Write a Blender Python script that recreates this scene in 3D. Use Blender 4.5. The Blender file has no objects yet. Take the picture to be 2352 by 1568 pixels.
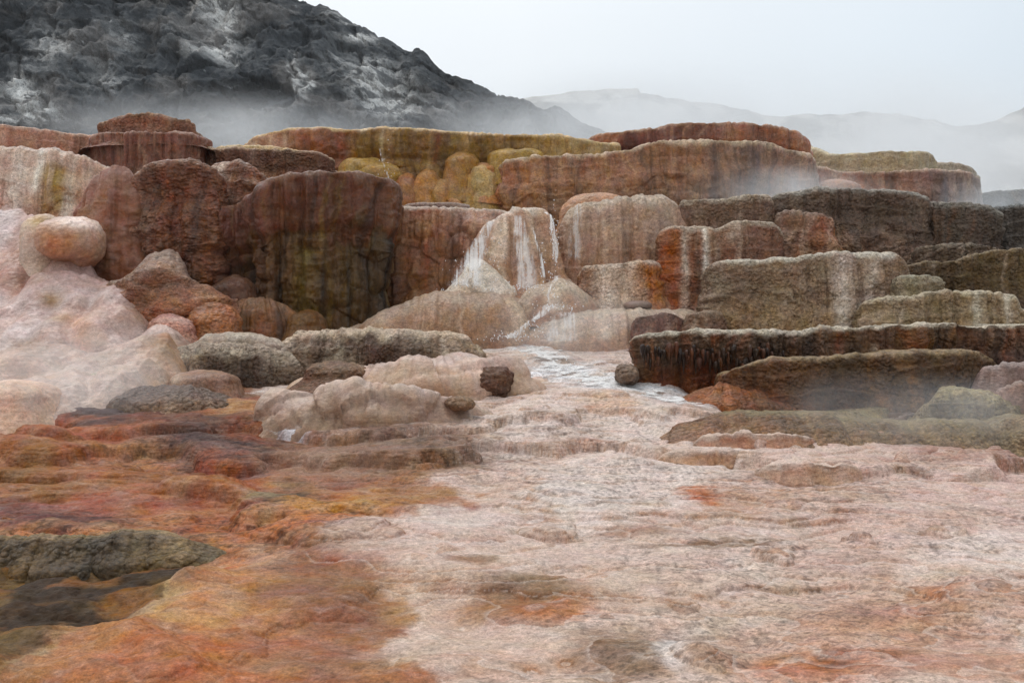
import bpy, math, random
import numpy as np
R = math.radians
sc = bpy.context.scene
col = sc.collection

# ------------------------------------------------------------------ camera, sky, sun, exposure
F = 2613.3; CX, CY = 1176.0, 784.0          # focal length and centre in picture units (2352 x 1568)
cam_d = bpy.data.cameras.new("camera"); cam_d.sensor_width = 36; cam_d.lens = 40; cam_d.clip_end = 5000
cam = bpy.data.objects.new("camera", cam_d); col.objects.link(cam)
cam.rotation_euler = (R(90), 0, 0); sc.camera = cam

SUN_EL, SUN_AZ = 58, -35                     # high, behind the terraces to the left
w = bpy.data.worlds.new("World"); sc.world = w; w.use_nodes = True
nt = w.node_tree; nt.nodes.clear()
out = nt.nodes.new("ShaderNodeOutputWorld"); bg = nt.nodes.new("ShaderNodeBackground")
sky = nt.nodes.new("ShaderNodeTexSky"); sky.sky_type = 'NISHITA'; sky.sun_disc = False
sky.sun_elevation = R(SUN_EL); sky.sun_rotation = R(SUN_AZ)
bg.inputs['Strength'].default_value = 0.10
tc = nt.nodes.new("ShaderNodeTexCoord"); sep = nt.nodes.new("ShaderNodeSeparateXYZ")
nt.links.new(tc.outputs['Generated'], sep.inputs[0])
rx = nt.nodes.new("ShaderNodeValToRGB")       # cloud deck: whiter to the left, blue-grey to the right
mr = nt.nodes.new("ShaderNodeMapRange"); mr.inputs['From Min'].default_value = -0.35; mr.inputs['From Max'].default_value = 0.5
nt.links.new(sep.outputs['X'], mr.inputs['Value']); nt.links.new(mr.outputs[0], rx.inputs[0])
e = rx.color_ramp.elements
e[0].position = 0.0; e[0].color = (8.6, 9.0, 9.3, 1)
e[1].position = 1.0; e[1].color = (6.4, 7.2, 7.9, 1)
e2 = e.new(0.42); e2.color = (8.6, 9.0, 9.3, 1)
rz = nt.nodes.new("ShaderNodeMapRange"); rz.inputs['From Min'].default_value = 0.0; rz.inputs['From Max'].default_value = 1.0
rz.inputs['To Min'].default_value = 0.93; rz.inputs['To Max'].default_value = 1.75
nt.links.new(sep.outputs['Z'], rz.inputs['Value'])
nz = nt.nodes.new("ShaderNodeTexNoise"); nz.inputs['Scale'].default_value = 2.2; nz.inputs['Detail'].default_value = 4
nt.links.new(tc.outputs['Generated'], nz.inputs['Vector'])
nzr = nt.nodes.new("ShaderNodeMapRange"); nzr.inputs['To Min'].default_value = 0.92; nzr.inputs['To Max'].default_value = 1.08
nt.links.new(nz.outputs['Fac'], nzr.inputs['Value'])
m0 = nt.nodes.new("ShaderNodeMath"); m0.operation = 'MULTIPLY'
nt.links.new(rz.outputs[0], m0.inputs[0]); nt.links.new(nzr.outputs[0], m0.inputs[1])
vm = nt.nodes.new("ShaderNodeVectorMath"); vm.operation = 'SCALE'
nt.links.new(rx.outputs[0], vm.inputs[0]); nt.links.new(m0.outputs[0], vm.inputs['Scale'])
mx = nt.nodes.new("ShaderNodeMix"); mx.data_type = 'RGBA'; mx.inputs[0].default_value = 0.92
nt.links.new(sky.outputs[0], mx.inputs[6]); nt.links.new(vm.outputs[0], mx.inputs[7])
nt.links.new(mx.outputs[2], bg.inputs['Color']); nt.links.new(bg.outputs[0], out.inputs[0])

sd = bpy.data.lights.new("sun", 'SUN'); sd.energy = 1.0; sd.angle = R(25); sd.color = (1, 0.97, 0.93)
so = bpy.data.objects.new("sun", sd); col.objects.link(so)
so.rotation_euler = (R(90 - SUN_EL), 0, R(180 - SUN_AZ))

sc.view_settings.view_transform = 'Standard'; sc.view_settings.look = 'None'
sc.view_settings.exposure = 0.0; sc.view_settings.gamma = 1.0
sc.render.engine = 'CYCLES'
cy = sc.cycles
cy.max_bounces = 6; cy.diffuse_bounces = 3; cy.glossy_bounces = 2; cy.transparent_max_bounces = 12; cy.volume_bounces = 2
cy.volume_step_rate = 3.0; cy.volume_max_steps = 96
cy.use_denoising = True; cy.use_adaptive_sampling = False
try: cy.denoiser = 'OPENIMAGEDENOISE'
except Exception: pass

# ------------------------------------------------------------------ noise
f4 = np.float32
_rs = np.random.RandomState(7)
_perm = _rs.permutation(256).astype(np.int32); _perm = np.concatenate([_perm, _perm, _perm])
_val = (_rs.rand(256) * 2 - 1).astype(f4); _v2 = _rs.rand(256).astype(f4); _v3 = _rs.rand(256).astype(f4)

def vn(x, y, z=0.0, seed=0):
    x = np.asarray(x, f4) + f4(seed * 17.13); y = np.asarray(y, f4) + f4(seed * 5.71); z = np.asarray(z, f4) + f4(seed * 3.37)
    x, y, z = np.broadcast_arrays(x, y, z)
    xi = np.floor(x); yi = np.floor(y); zi = np.floor(z)
    fx = x - xi; fy = y - yi; fz = z - zi
    xi = xi.astype(np.int32) & 255; yi = yi.astype(np.int32) & 255; zi = zi.astype(np.int32) & 255
    fx = fx * fx * fx * (fx * (fx * 6 - 15) + 10); fy = fy * fy * fy * (fy * (fy * 6 - 15) + 10); fz = fz * fz * (3 - 2 * fz)
    def h(a, b, c): return _val[_perm[_perm[_perm[a] + b] + c]]
    x1 = xi + 1; y1 = yi + 1; z1 = zi + 1
    def lerp(a, b, t): return a + (b - a) * t
    a = lerp(lerp(h(xi, yi, zi), h(x1, yi, zi), fx), lerp(h(xi, y1, zi), h(x1, y1, zi), fx), fy)
    b = lerp(lerp(h(xi, yi, z1), h(x1, yi, z1), fx), lerp(h(xi, y1, z1), h(x1, y1, z1), fx), fy)
    return lerp(a, b, fz)

def fbm(x, y, z=0.0, o=4, seed=0, g=0.5):
    s = 0; a = 1.0; t = 0; k = 1.0
    for i in range(o):
        s = s + a * vn(np.asarray(x) * k, np.asarray(y) * k, np.asarray(z) * k, seed + i * 3); t += a; a *= g; k *= 2.03
    return s / t * 1.6

def ridged(x, y, z=0.0, o=5, seed=0):
    s = 0; a = 1.0; t = 0; k = 1.0
    for i in range(o):
        s = s + a * (1 - np.abs(vn(np.asarray(x) * k, np.asarray(y) * k, np.asarray(z) * k, seed + i * 3)) * 1.6); t += a; a *= 0.52; k *= 2.1
    return s / t

def worley(x, y, seed=0):
    x = np.asarray(x, f4) + f4(seed * 7.7); y = np.asarray(y, f4) + f4(seed * 3.1)
    xi = np.floor(x).astype(np.int32); yi = np.floor(y).astype(np.int32)
    f1 = np.full(x.shape, 9, f4); f2 = np.full(x.shape, 9, f4); idv = np.zeros(x.shape, f4)
    for dx in (-1, 0, 1):
        for dy in (-1, 0, 1):
            cx_ = xi + dx; cy_ = yi + dy
            k = _perm[_perm[cx_ & 255] + (cy_ & 255)]
            d = np.sqrt((cx_ + _v2[k] - x) ** 2 + (cy_ + _v3[k] - y) ** 2)
            n = d < f1
            f2 = np.where(n, f1, np.minimum(f2, d)); idv = np.where(n, _v2[_perm[k]], idv); f1 = np.where(n, d, f1)
    return f1, f2, idv

def softcells(x, y, k=9.0, seed=0):
    """smooth distance to scattered points: rounded swells with soft valleys"""
    x = np.asarray(x, f4) + f4(seed * 7.7); y = np.asarray(y, f4) + f4(seed * 3.1)
    xi = np.floor(x).astype(np.int32); yi = np.floor(y).astype(np.int32); s = 0
    for dx in (-1, 0, 1):
        for dy in (-1, 0, 1):
            cx_ = xi + dx; cy_ = yi + dy; k_ = _perm[_perm[cx_ & 255] + (cy_ & 255)]
            s = s + np.exp(-k * np.sqrt((cx_ + _v2[k_] - x) ** 2 + (cy_ + _v3[k_] - y) ** 2 + .01))
    return -np.log(s + 1e-9) / k

def ss(a, b, x): t = np.clip((x - a) / (b - a), 0, 1); return t * t * (3 - 2 * t)
def lin(c):
    if isinstance(c, str): c = tuple(int(c[i:i + 2], 16) for i in (0, 2, 4))
    c = np.array(c, float) / 255.0
    return np.where(c <= .04045, c / 12.92, ((c + .055) / 1.055) ** 2.4)
def smooth_curve(xs, ys, q):
    """monotone cubic through the points"""
    xs = np.array(xs, float); ys = np.array(ys, float)
    if len(xs) == 1: return np.full(np.shape(q), ys[0])
    d = np.diff(ys) / np.diff(xs); m = np.zeros(len(xs))
    m[0] = d[0]; m[-1] = d[-1]
    for i in range(1, len(xs) - 1):
        m[i] = 0 if d[i - 1] * d[i] <= 0 else 2 * d[i - 1] * d[i] / (d[i - 1] + d[i])
    i = np.clip(np.searchsorted(xs, q) - 1, 0, len(xs) - 2); h = xs[i + 1] - xs[i]
    t = np.clip((q - xs[i]) / h, 0, 1); t2 = t * t; t3 = t2 * t
    return (2*t3 - 3*t2 + 1)*ys[i] + (t3 - 2*t2 + t)*h*m[i] + (-2*t3 + 3*t2)*ys[i+1] + (t3 - t2)*h*m[i+1]
def mixc(a, b, t): return a + (b - a) * t[..., None]

# ------------------------------------------------------------------ mesh building
def grid_obj(name, X, Y, Z, C, mat, parent=None, closed=False):
    M, N = X.shape
    ox, oy, oz = float(X.mean()), float(Y.mean()), float(Z.min())
    co = np.stack([X - ox, Y - oy, Z - oz], -1).reshape(-1, 3).astype(f4)
    me = bpy.data.meshes.new(name)
    me.vertices.add(M * N); me.vertices.foreach_set('co', co.ravel())
    J = N if closed else N - 1
    i, j = np.meshgrid(np.arange(M - 1), np.arange(J), indexing='ij')
    j2 = (j + 1) % N
    q = np.stack([i * N + j, i * N + j2, (i + 1) * N + j2, (i + 1) * N + j], -1).reshape(-1, 4).astype(np.int32)
    me.loops.add(q.size); me.loops.foreach_set('vertex_index', q.ravel())
    me.polygons.add(len(q)); me.polygons.foreach_set('loop_start', np.arange(0, q.size, 4, dtype=np.int32))
    me.polygons.foreach_set('use_smooth', np.ones(len(q), bool))
    me.update(calc_edges=True)
    if C is not None:
        C = np.asarray(C)
        if mat.name not in ('foaming_water', 'dark_cliff_rock', 'far_hill_soil'):      # the mineral's own warmth
            lum = (C @ np.array([.3, .6, .1]))[..., None]; C = np.clip(lum + (C - lum) * 1.08, 0, 1) * np.array([1.02, .97, .95] if mat.name in ('rimstone_ground', 'smooth_flowstone') else [1.025, .985, .89])
        at = me.color_attributes.new('Col', 'FLOAT_COLOR', 'POINT')
        c4 = np.ones((M * N, 4), f4); c4[:, :3] = np.clip(np.asarray(C).reshape(-1, 3), 0.004, 0.86)
        at.data.foreach_set('color', c4.ravel())
    me.materials.append(mat)
    o = bpy.data.objects.new(name, me); col.objects.link(o)
    if parent is None: o.location = (ox, oy, oz)
    else:
        o.parent = parent; o.location = (ox - parent.location.x, oy - parent.location.y, oz - parent.location.z)
    return o
GROUPS = {'rock terrace': 'travertine terraces', 'rock mound': 'flowstone mounds', 'rock ledge': 'ledges on the flats', 'rock wall': 'main travertine walls', 'rock shelf': 'crusted shelves', 'waterfall': 'threads of falling water', 'rock block': 'square rock blocks', 'rock slab': 'thin rock slabs', 'boulder': 'single boulders', 'stone': 'small stones'}
def tag(o, label=None, cat=None, group=None, kind=None):
    group = group or GROUPS.get(cat)
    if label: o['label'] = label
    if cat: o['category'] = cat
    if group: o['group'] = group
    if kind: o['kind'] = kind
    return o

# ------------------------------------------------------------------ materials
def rock_mat(name, nod=(14, 14, 20), nodb=0.5, nodd=0.03, fine=45, fineb=0.3, strand=None, rough=0.6, spec=0.35, var=0.35, speck=0.0, g1=14, g2=34):
    m = bpy.data.materials.new(name); m.use_nodes = True; t = m.node_tree; n = t.nodes; L = t.links
    b = n['Principled BSDF']; b.inputs['Specular IOR Level'].default_value = spec * .7
    ca = n.new('ShaderNodeAttribute'); ca.attribute_name = 'Col'
    g = n.new('ShaderNodeNewGeometry')
    def noise(scale, det, vec=None, rg=0.6):
        x = n.new('ShaderNodeTexNoise'); x.inputs['Scale'].default_value = scale; x.inputs['Detail'].default_value = det; x.inputs['Roughness'].default_value = rg
        L.new(vec if vec else g.outputs['Position'], x.inputs['Vector']); return x.outputs['Fac']
    def mp(sc_):
        x = n.new('ShaderNodeMapping'); x.inputs['Scale'].default_value = sc_; L.new(g.outputs['Position'], x.inputs['Vector']); return x.outputs[0]
    def rng(v, a, b_, lo=0.25, hi=0.75):
        x = n.new('ShaderNodeMapRange'); x.inputs['From Min'].default_value = lo; x.inputs['From Max'].default_value = hi
        x.inputs['To Min'].default_value = a; x.inputs['To Max'].default_value = b_; L.new(v, x.inputs['Value']); return x.outputs[0]
    def math_(op, a, b_):
        x = n.new('ShaderNodeMath'); x.operation = op
        for k, v in enumerate((a, b_)):
            if isinstance(v, (int, float)): x.inputs[k].default_value = v
            else: L.new(v, x.inputs[k])
        return x.outputs[0]
    v1 = rng(noise(5, 8, rg=0.7), 1 - var, 1 + var)
    v2 = rng(noise(g1, 5, mp((1, 1, 1.5)), rg=0.7), 1 - var * 1.35, 1 + var * 1.35, .34, .66)
    v = math_('MULTIPLY', v1, v2)
    v = math_('MULTIPLY', v, rng(noise(g2, 4, mp((1, 1, 1.5)), rg=0.75), 1 - var * 1.25, 1 + var * 1.25, .36, .64))
    sc1 = n.new('ShaderNodeVectorMath'); sc1.operation = 'SCALE'; L.new(ca.outputs['Color'], sc1.inputs[0]); L.new(v, sc1.inputs['Scale'])
    hs = n.new('ShaderNodeHueSaturation'); L.new(sc1.outputs[0], hs.inputs['Color'])
    L.new(rng(noise(2.3, 5), 0.485, 0.515), hs.inputs['Hue']); L.new(rng(noise(3.7, 5), 0.8, 1.12), hs.inputs['Saturation'])
    base = hs.outputs[0]
    if speck:                                   # pale mineral grains
        vs = n.new('ShaderNodeTexVoronoi'); vs.inputs['Scale'].default_value = 30; L.new(g.outputs['Position'], vs.inputs['Vector'])
        k = math_('MULTIPLY', rng(vs.outputs['Distance'], 1, 0, 0.05, 0.32), rng(noise(2.1, 4), 0, speck, 0.45, 0.7))
        mi = n.new('ShaderNodeMix'); mi.data_type = 'RGBA'; L.new(k, mi.inputs[0]); L.new(base, mi.inputs[6]); mi.inputs[7].default_value = (.46, .38, .31, 1)
        base = mi.outputs[2]
    L.new(base, b.inputs['Base Color'])
    L.new(rng(noise(7, 6), rough - 0.22, min(1, rough + 0.2)), b.inputs['Roughness'])
    wv = n.new('ShaderNodeTexVoronoi'); wv.feature = 'SMOOTH_F1'; wv.inputs['Scale'].default_value = 1; wv.inputs['Smoothness'].default_value = 0.35
    warp = n.new('ShaderNodeVectorMath'); warp.operation = 'ADD'
    nc = n.new('ShaderNodeTexNoise'); nc.inputs['Scale'].default_value = 6; nc.inputs['Detail'].default_value = 3; L.new(g.outputs['Position'], nc.inputs['Vector'])
    L.new(mp(nod), warp.inputs[0]); L.new(nc.outputs['Color'], warp.inputs[1]); L.new(warp.outputs[0], wv.inputs['Vector'])
    bu = n.new('ShaderNodeBump'); bu.invert = True; bu.inputs['Strength'].default_value = nodb; bu.inputs['Distance'].default_value = nodd
    nm_ = rng(noise(1.9, 4), .1, 1.25, .35, .65)
    L.new(math_('MULTIPLY', wv.outputs['Distance'], nm_), bu.inputs['Height'])
    bf = n.new('ShaderNodeBump'); bf.inputs['Strength'].default_value = fineb; bf.inputs['Distance'].default_value = 0.02
    L.new(noise(fine, 6, rg=0.65), bf.inputs['Height']); L.new(bu.outputs[0], bf.inputs['Normal'])
    last = bf
    if strand:
        bs = n.new('ShaderNodeBump'); bs.inputs['Strength'].default_value = strand; bs.inputs['Distance'].default_value = 0.03
        L.new(noise(1, 6, mp((22, 22, 1.6)), rg=0.6), bs.inputs['Height']); L.new(last.outputs[0], bs.inputs['Normal']); last = bs
    L.new(last.outputs[0], b.inputs['Normal'])
    return m
MAT = dict(
    crust=rock_mat('crusted_travertine', (12, 12, 14), 0.9, 0.09, 24, 0.8, None, 0.62, 0.35, 0.3, 0.25),
    flow=rock_mat('draped_travertine', (10, 10, 5), 0.5, 0.06, 26, 0.6, 0.9, 0.42, 0.45, 0.25, 0.15),
    smooth=rock_mat('smooth_flowstone', (8, 8, 15), 0.4, 0.04, 24, 0.45, None, 0.5, 0.4, 0.15),
    scale=rock_mat('scaly_flowstone', (8, 8, 16), 0.7, 0.08, 26, 0.7, None, 0.5, 0.45, 0.35, 0.1),
    ground=rock_mat('rimstone_ground', (11, 8, 26), 0.55, 0.04, 46, 0.55, None, 0.6, 0.13, 0.21, 0.06, 20, 62),
    cliff=rock_mat('dark_cliff_rock', (0.5, 0.5, 0.9), 0.5, 0.6, 2.0, 0.8, None, 0.85, 0.2, 0.4),
    far=rock_mat('far_hill_soil', (0.1, 0.1, 0.2), 0.2, 1.0, 0.6, 0.5, None, 0.9, 0.1, 0.3))
GAIN = 1.2                                  # picture colour of a shaded wall -> its own albedo

# ------------------------------------------------------------------ a terrace: a rim, a wall below it and a top behind it
PROF = dict(      # (outward metres per unit, height fraction)
    wall=[(0.42, 0), (0.2, .2), (0.1, .4), (0.05, .6), (0.07, .82), (0.05, .93), (0.0, .985), (-0.07, 1.0)],
    drum=[(-0.45, 0), (-0.25, .2), (-0.06, .42), (0.04, .65), (0.06, .85), (0.03, .95), (-0.02, .985), (-0.1, 1.0)],
    over=[(-0.30, 0), (-0.30, .35), (-0.27, .58), (-0.20, .68), (0.0, .76), (0.08, .86), (0.05, .96), (-0.02, .99), (-0.1, 1.0)],
    flow=[(0.75, 0), (0.42, .25), (0.24, .5), (0.1, .75), (0.0, .9), (-0.12, .97), (-0.3, 1.0)],
    dome=[(0.5, 0), (0.48, .2), (0.42, .4), (0.30, .62), (0.12, .82), (-0.1, .94), (-0.35, 1.0)])
OBJ = {}
def terrace(name, label, rim, Y, bot, prof='wall', k=1.0, wrap=1.0, wn=2.6, back=3.0, mat='crust',
            up=None, lo=None, split=(.35, .7), rimc=None, rimw=0.05, top=None, drips=(), streak=0.35, stc=('3a2a22', 'b9a494'),
            flute=0.05, ff=2.6, lobe=0.0, ls=(0.5, 0.6), lump=0.06, nod=0.015, nods=9.0, edge=0.03, rib=0.11, ledge=None, seed=1, res=2.0, gain=1.0,
            cat='rock terrace', group=None, botY=None):
    rim = [(p[0] + .01 * i,) + tuple(p[1:]) for i, p in enumerate(rim)]
    pxs = [p[0] for p in rim]; pys = [p[1] for p in rim]; dys = [p[2] if len(p) > 2 else 0 for p in rim]
    th = np.linspace(-1, 1, 4001)
    s = np.sign(th) * (1 - (1 - np.abs(th)) ** 2.2)
    px = pxs[0] + (s + 1) / 2 * (pxs[-1] - pxs[0])
    py = smooth_curve(pxs, pys, px)
    yy = Y + smooth_curve(pxs, dys, px) + wrap * (1 - np.maximum(1 - np.abs(s) ** wn, 0) ** (1 / wn))
    x = (px - CX) / F * yy; z = (CY - py) / F * yy
    def ext(sgn):
        i = 0 if sgn < 0 else -1
        tt = np.linspace(0, back, 60)[1:]
        return x[i] - sgn * .55 * tt, yy[i] + tt, np.full(59, z[i]), np.full(59, px[i])
    a = ext(-1); b = ext(1)
    x = np.concatenate([a[0][::-1], x, b[0]]); yy = np.concatenate([a[1][::-1], yy, b[1]])
    z = np.concatenate([a[2][::-1], z, b[2]]); pxc = np.concatenate([a[3][::-1], px, b[3]])
    L = np.concatenate([[0], np.cumsum(np.hypot(np.diff(x), np.diff(yy)))])
    step = res * Y / F
    N = int(min(1100, max(60, L[-1] / step)))
    q = np.linspace(0, L[-1], N)
    x = np.interp(q, L, x); yy = np.interp(q, L, yy); z = np.interp(q, L, z); pxc = np.interp(q, L, pxc)
    # plan normal, smoothed
    w_ = max(3, int(0.25 / (L[-1] / N)))
    ker = np.ones(w_) / w_
    def sm(v): return np.convolve(np.pad(v, (w_, w_), mode='edge'), ker, 'same')[w_:-w_]
    tx = np.gradient(sm(x)); ty = np.gradient(sm(yy)); ln = np.hypot(tx, ty) + 1e-9
    nx, ny = ty / ln, -tx / ln
    if isinstance(bot, (int, float)): bot = [(pxs[0], bot)]
    zb = (CY - smooth_curve([p[0] for p in bot], [p[1] for p in bot], pxc)) / F * (botY or Y) - 0.25
    z = z + edge * fbm(q * 2.2, 0.0, 0, 4, seed) + edge * 0.5 * fbm(q * 9, 0.0, 0, 2, seed + 5)
    H = float(np.mean(z - zb))
    pr = list(PROF[prof])
    if ledge is None: ledge = .11 if mat in ('crust', 'scale') else .035
    flute = flute * 1.35
    if prof in ('wall', 'drum', 'over'):        # a lip as sharp as a hand's width, whatever the wall's height
        a_ = min(.12, .09 / max(H, .2)); base_ = pr[-4][0]
        pr = [p_ for p_ in pr if p_[1] < 1 - 2.2 * a_ and p_[1] < .9] + [(base_, 1 - 1.6 * a_), (base_ * .75, 1 - .4 * a_), (base_ * .3, 1 - .08 * a_), (-.06 / k, 1.0)]
    M = int(min(420, max(24, H / step * 1.1)))
    d = np.concatenate([[0], np.cumsum(np.hypot(np.diff([p[0] * k for p in pr]), np.diff([p[1] * H for p in pr])))]); d /= d[-1]
    v = np.linspace(0, 1, M)
    po = smooth_curve(d, [p[0] * k for p in pr], v)[:, None]; ph = smooth_curve(d, [p[1] for p in pr], v)[:, None]
    do = np.gradient(po[:, 0], v); dh = np.gradient(ph[:, 0] * H, v); dl = np.hypot(do, dh) + 1e-9
    cN = (dh / dl)[:, None]; sN = (-do / dl)[:, None]
    A = q[None, :] + 0 * v[:, None]
    zz = zb[None, :] + (z - zb)[None, :] * ph
    X = x[None, :] + nx[None, :] * po; YY = yy[None, :] + ny[None, :] * po
    hf = ph + 0 * A
    D = 0
    wob = 0.35 * fbm(A * 0.7, zz * 0.7, 0, 3, seed + 2)
    fl = fbm((A + 0.15 * wob) * ff, zz * 0.22, 0, 4, seed + 11)
    bl = np.abs(vn(A * ff * .8 + .25 * wob, zz * .12, 0, seed + 12)) * 1.9 + .5 * np.abs(vn(A * ff * 2.3 + .3 * wob, zz * .25, 0, seed + 13)) * 1.9 - .9
    D = D + flute * (fl * .5 + bl * .75) * ss(0, .35, hf) * (1 - 0.55 * ss(.93, 1, hf))
    if lobe:
        Lb = 0
        for i_, sc_ in enumerate((1.0, 0.55)):
            f1, f2, iv = worley((A + wob * 0.5) / (ls[0] * sc_), (zz + wob * .4) / (ls[1] * sc_), seed + i_ * 9)
            Lb = Lb + sc_ * np.sqrt(np.clip(1 - (f1 / 0.85) ** 2, 0, 1)) * (0.55 + 0.9 * iv)
        D = D + lobe * Lb * (1 - ss(split[1] - .1, split[1] + .12, hf))
    rb = np.abs(vn(A * 5.5 + .5 * wob, zz * .35, 0, seed + 15)) + .6 * np.abs(vn(A * 11 + .6 * wob, zz * .6, 0, seed + 16))
    D = D + rib * (rb - .5) * ss(-.4, .3, fbm(A * .8, zz * .5, 0, 3, seed + 17)) * ss(.1, .5, hf)
    if ledge:
        ql = zz / .42 + 1.1 * fbm(A * .55, zz * .35, 0, 4, seed + 18); fq = ql - np.floor(ql)
        D = D + ledge * (fq ** 2.2 * ss(1.0, .93, fq) - .3) * ss(-.35, .2, fbm(A * .6, zz * .8, 0, 3, seed + 19)) * (1 - ss(.82, .95, hf))
    D = D + lump * fbm(A * 1.1, zz * 1.3, 0, 4, seed + 21)
    if nod:
        f1, f2, iv = worley(A * nods, zz * nods * 1.25, seed + 31)
        f1b, _, _ = worley(A * nods * 2.1, zz * nods * 2.3, seed + 32)
        nm = ss(-.5, .4, fbm(A * .9, zz * .9, 0, 3, seed + 33))
        D = D + nod * nm * ((1 - f1) * 1.5 + (1 - f1b) * .7 - 1.0)
    D = D * (1 - 0.3 * ss(.96, 1, hf))
    X = X + nx[None, :] * D * cN; YY = YY + ny[None, :] * D * cN; zz = zz + D * sN * 0.6
    # colour
    ends = [(pxs[0],)]
    def ramp(lst):
        if isinstance(lst, str): return np.tile(lin(lst), (N, 1))
        xs_ = [p[0] for p in lst]; cs = np.array([lin(p[1]) for p in lst])
        jit = pxc + 22 * fbm(q * 2.3, 0.0, 0, 3, seed + 77)
        return np.stack([np.interp(jit, xs_, cs[:, c]) for c in range(3)], -1)
    cu = ramp(up)[None]; cl = ramp(lo if lo else up)[None]
    t = ss(split[0], split[1], hf + 0.16 * fbm(A * 1.7, zz * 1.2, 0, 4, seed + 41))
    C = mixc(cl, cu, t)
    Aw = A + .3 * wob + .25 * fbm(A * .9, zz * .9, 0, 3, seed + 53)
    st = fbm(Aw * 3.1, zz * .16, 0, 5, seed + 51); st2 = fbm(Aw * 9, zz * .3, 0, 4, seed + 52)
    sk = ss(.05, .75, st * .7 + st2 * .45) * streak; sl = ss(.1, .8, -st * .6 - st2 * .55) * streak * .8
    C = mixc(C, lin(stc[0]), sk); C = mixc(C, lin(stc[1]), sl)
    ff_ = fl / 1.6
    for dpx, hw, hc, h0, h1, am in drips:
        cen = dpx + hw * .8 * fbm(zz * .8, zz * 0 + dpx * .07, 0, 3, seed + 61)
        wd = np.exp(-((pxc[None, :] - cen) / hw) ** 2) * ss(h0 - .06, h0 + .06, hf) * (1 - ss(h1 - .05, h1 + .05, hf))
        wd = wd * (.55 + .45 * ss(-.5, .4, fbm(A * 7, zz * 1.3, 0, 3, seed + 62))) * am
        C = mixc(C, lin(hc), wd)
    C = C * GAIN * gain
    if rimc:
        rw = rimw / max(H, .1)
        kk = ss(1 - rw * 2.2, 1 - rw * .3, hf + rw * .9 * fbm(A * 3, zz * 3, 0, 3, seed + 71))
        C = mixc(C, lin(rimc) * 0.85, kk * .9)
    # top behind the rim
    T = 36
    tt = np.linspace(0, 1, T)[1:, None] ** 1.5
    xm = (x[0] + x[-1]) / 2; yb = max(yy[0], yy[-1]) + 0.02
    tgx = xm + (x - xm) * .12; tgy = yb
    x0, y0, z0 = X[-1], YY[-1], zz[-1]
    Xt = x0 + (tgx - x0) * tt; Yt = y0 + (tgy - y0) * tt
    zt = z0 - 0.05 * ss(0, .12, tt) + 0.05 * fbm(Xt * .8, Yt * .8, 0, 4, seed + 81) * ss(0, .15, tt)
    tcol = lin(top) if top else (lin(rimc) if rimc else lin(up if isinstance(up, str) else up[0][1]))
    Ct = C[-1][None] + (tcol * .8 - C[-1][None]) * (ss(0, .3, tt) + 0 * Xt)[..., None]
    Ct = Ct * (1 + .25 * fbm(Xt * 2, Yt * 2, 0, 4, seed + 82))[..., None]
    X = np.concatenate([X, Xt]); YY = np.concatenate([YY, Yt]); Z = np.concatenate([zz, zt]); C = np.concatenate([C, Ct])
    o = grid_obj(name, X, YY, Z, C, MAT[mat])
    if label: tag(o, label, cat, group)
    return o

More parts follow.
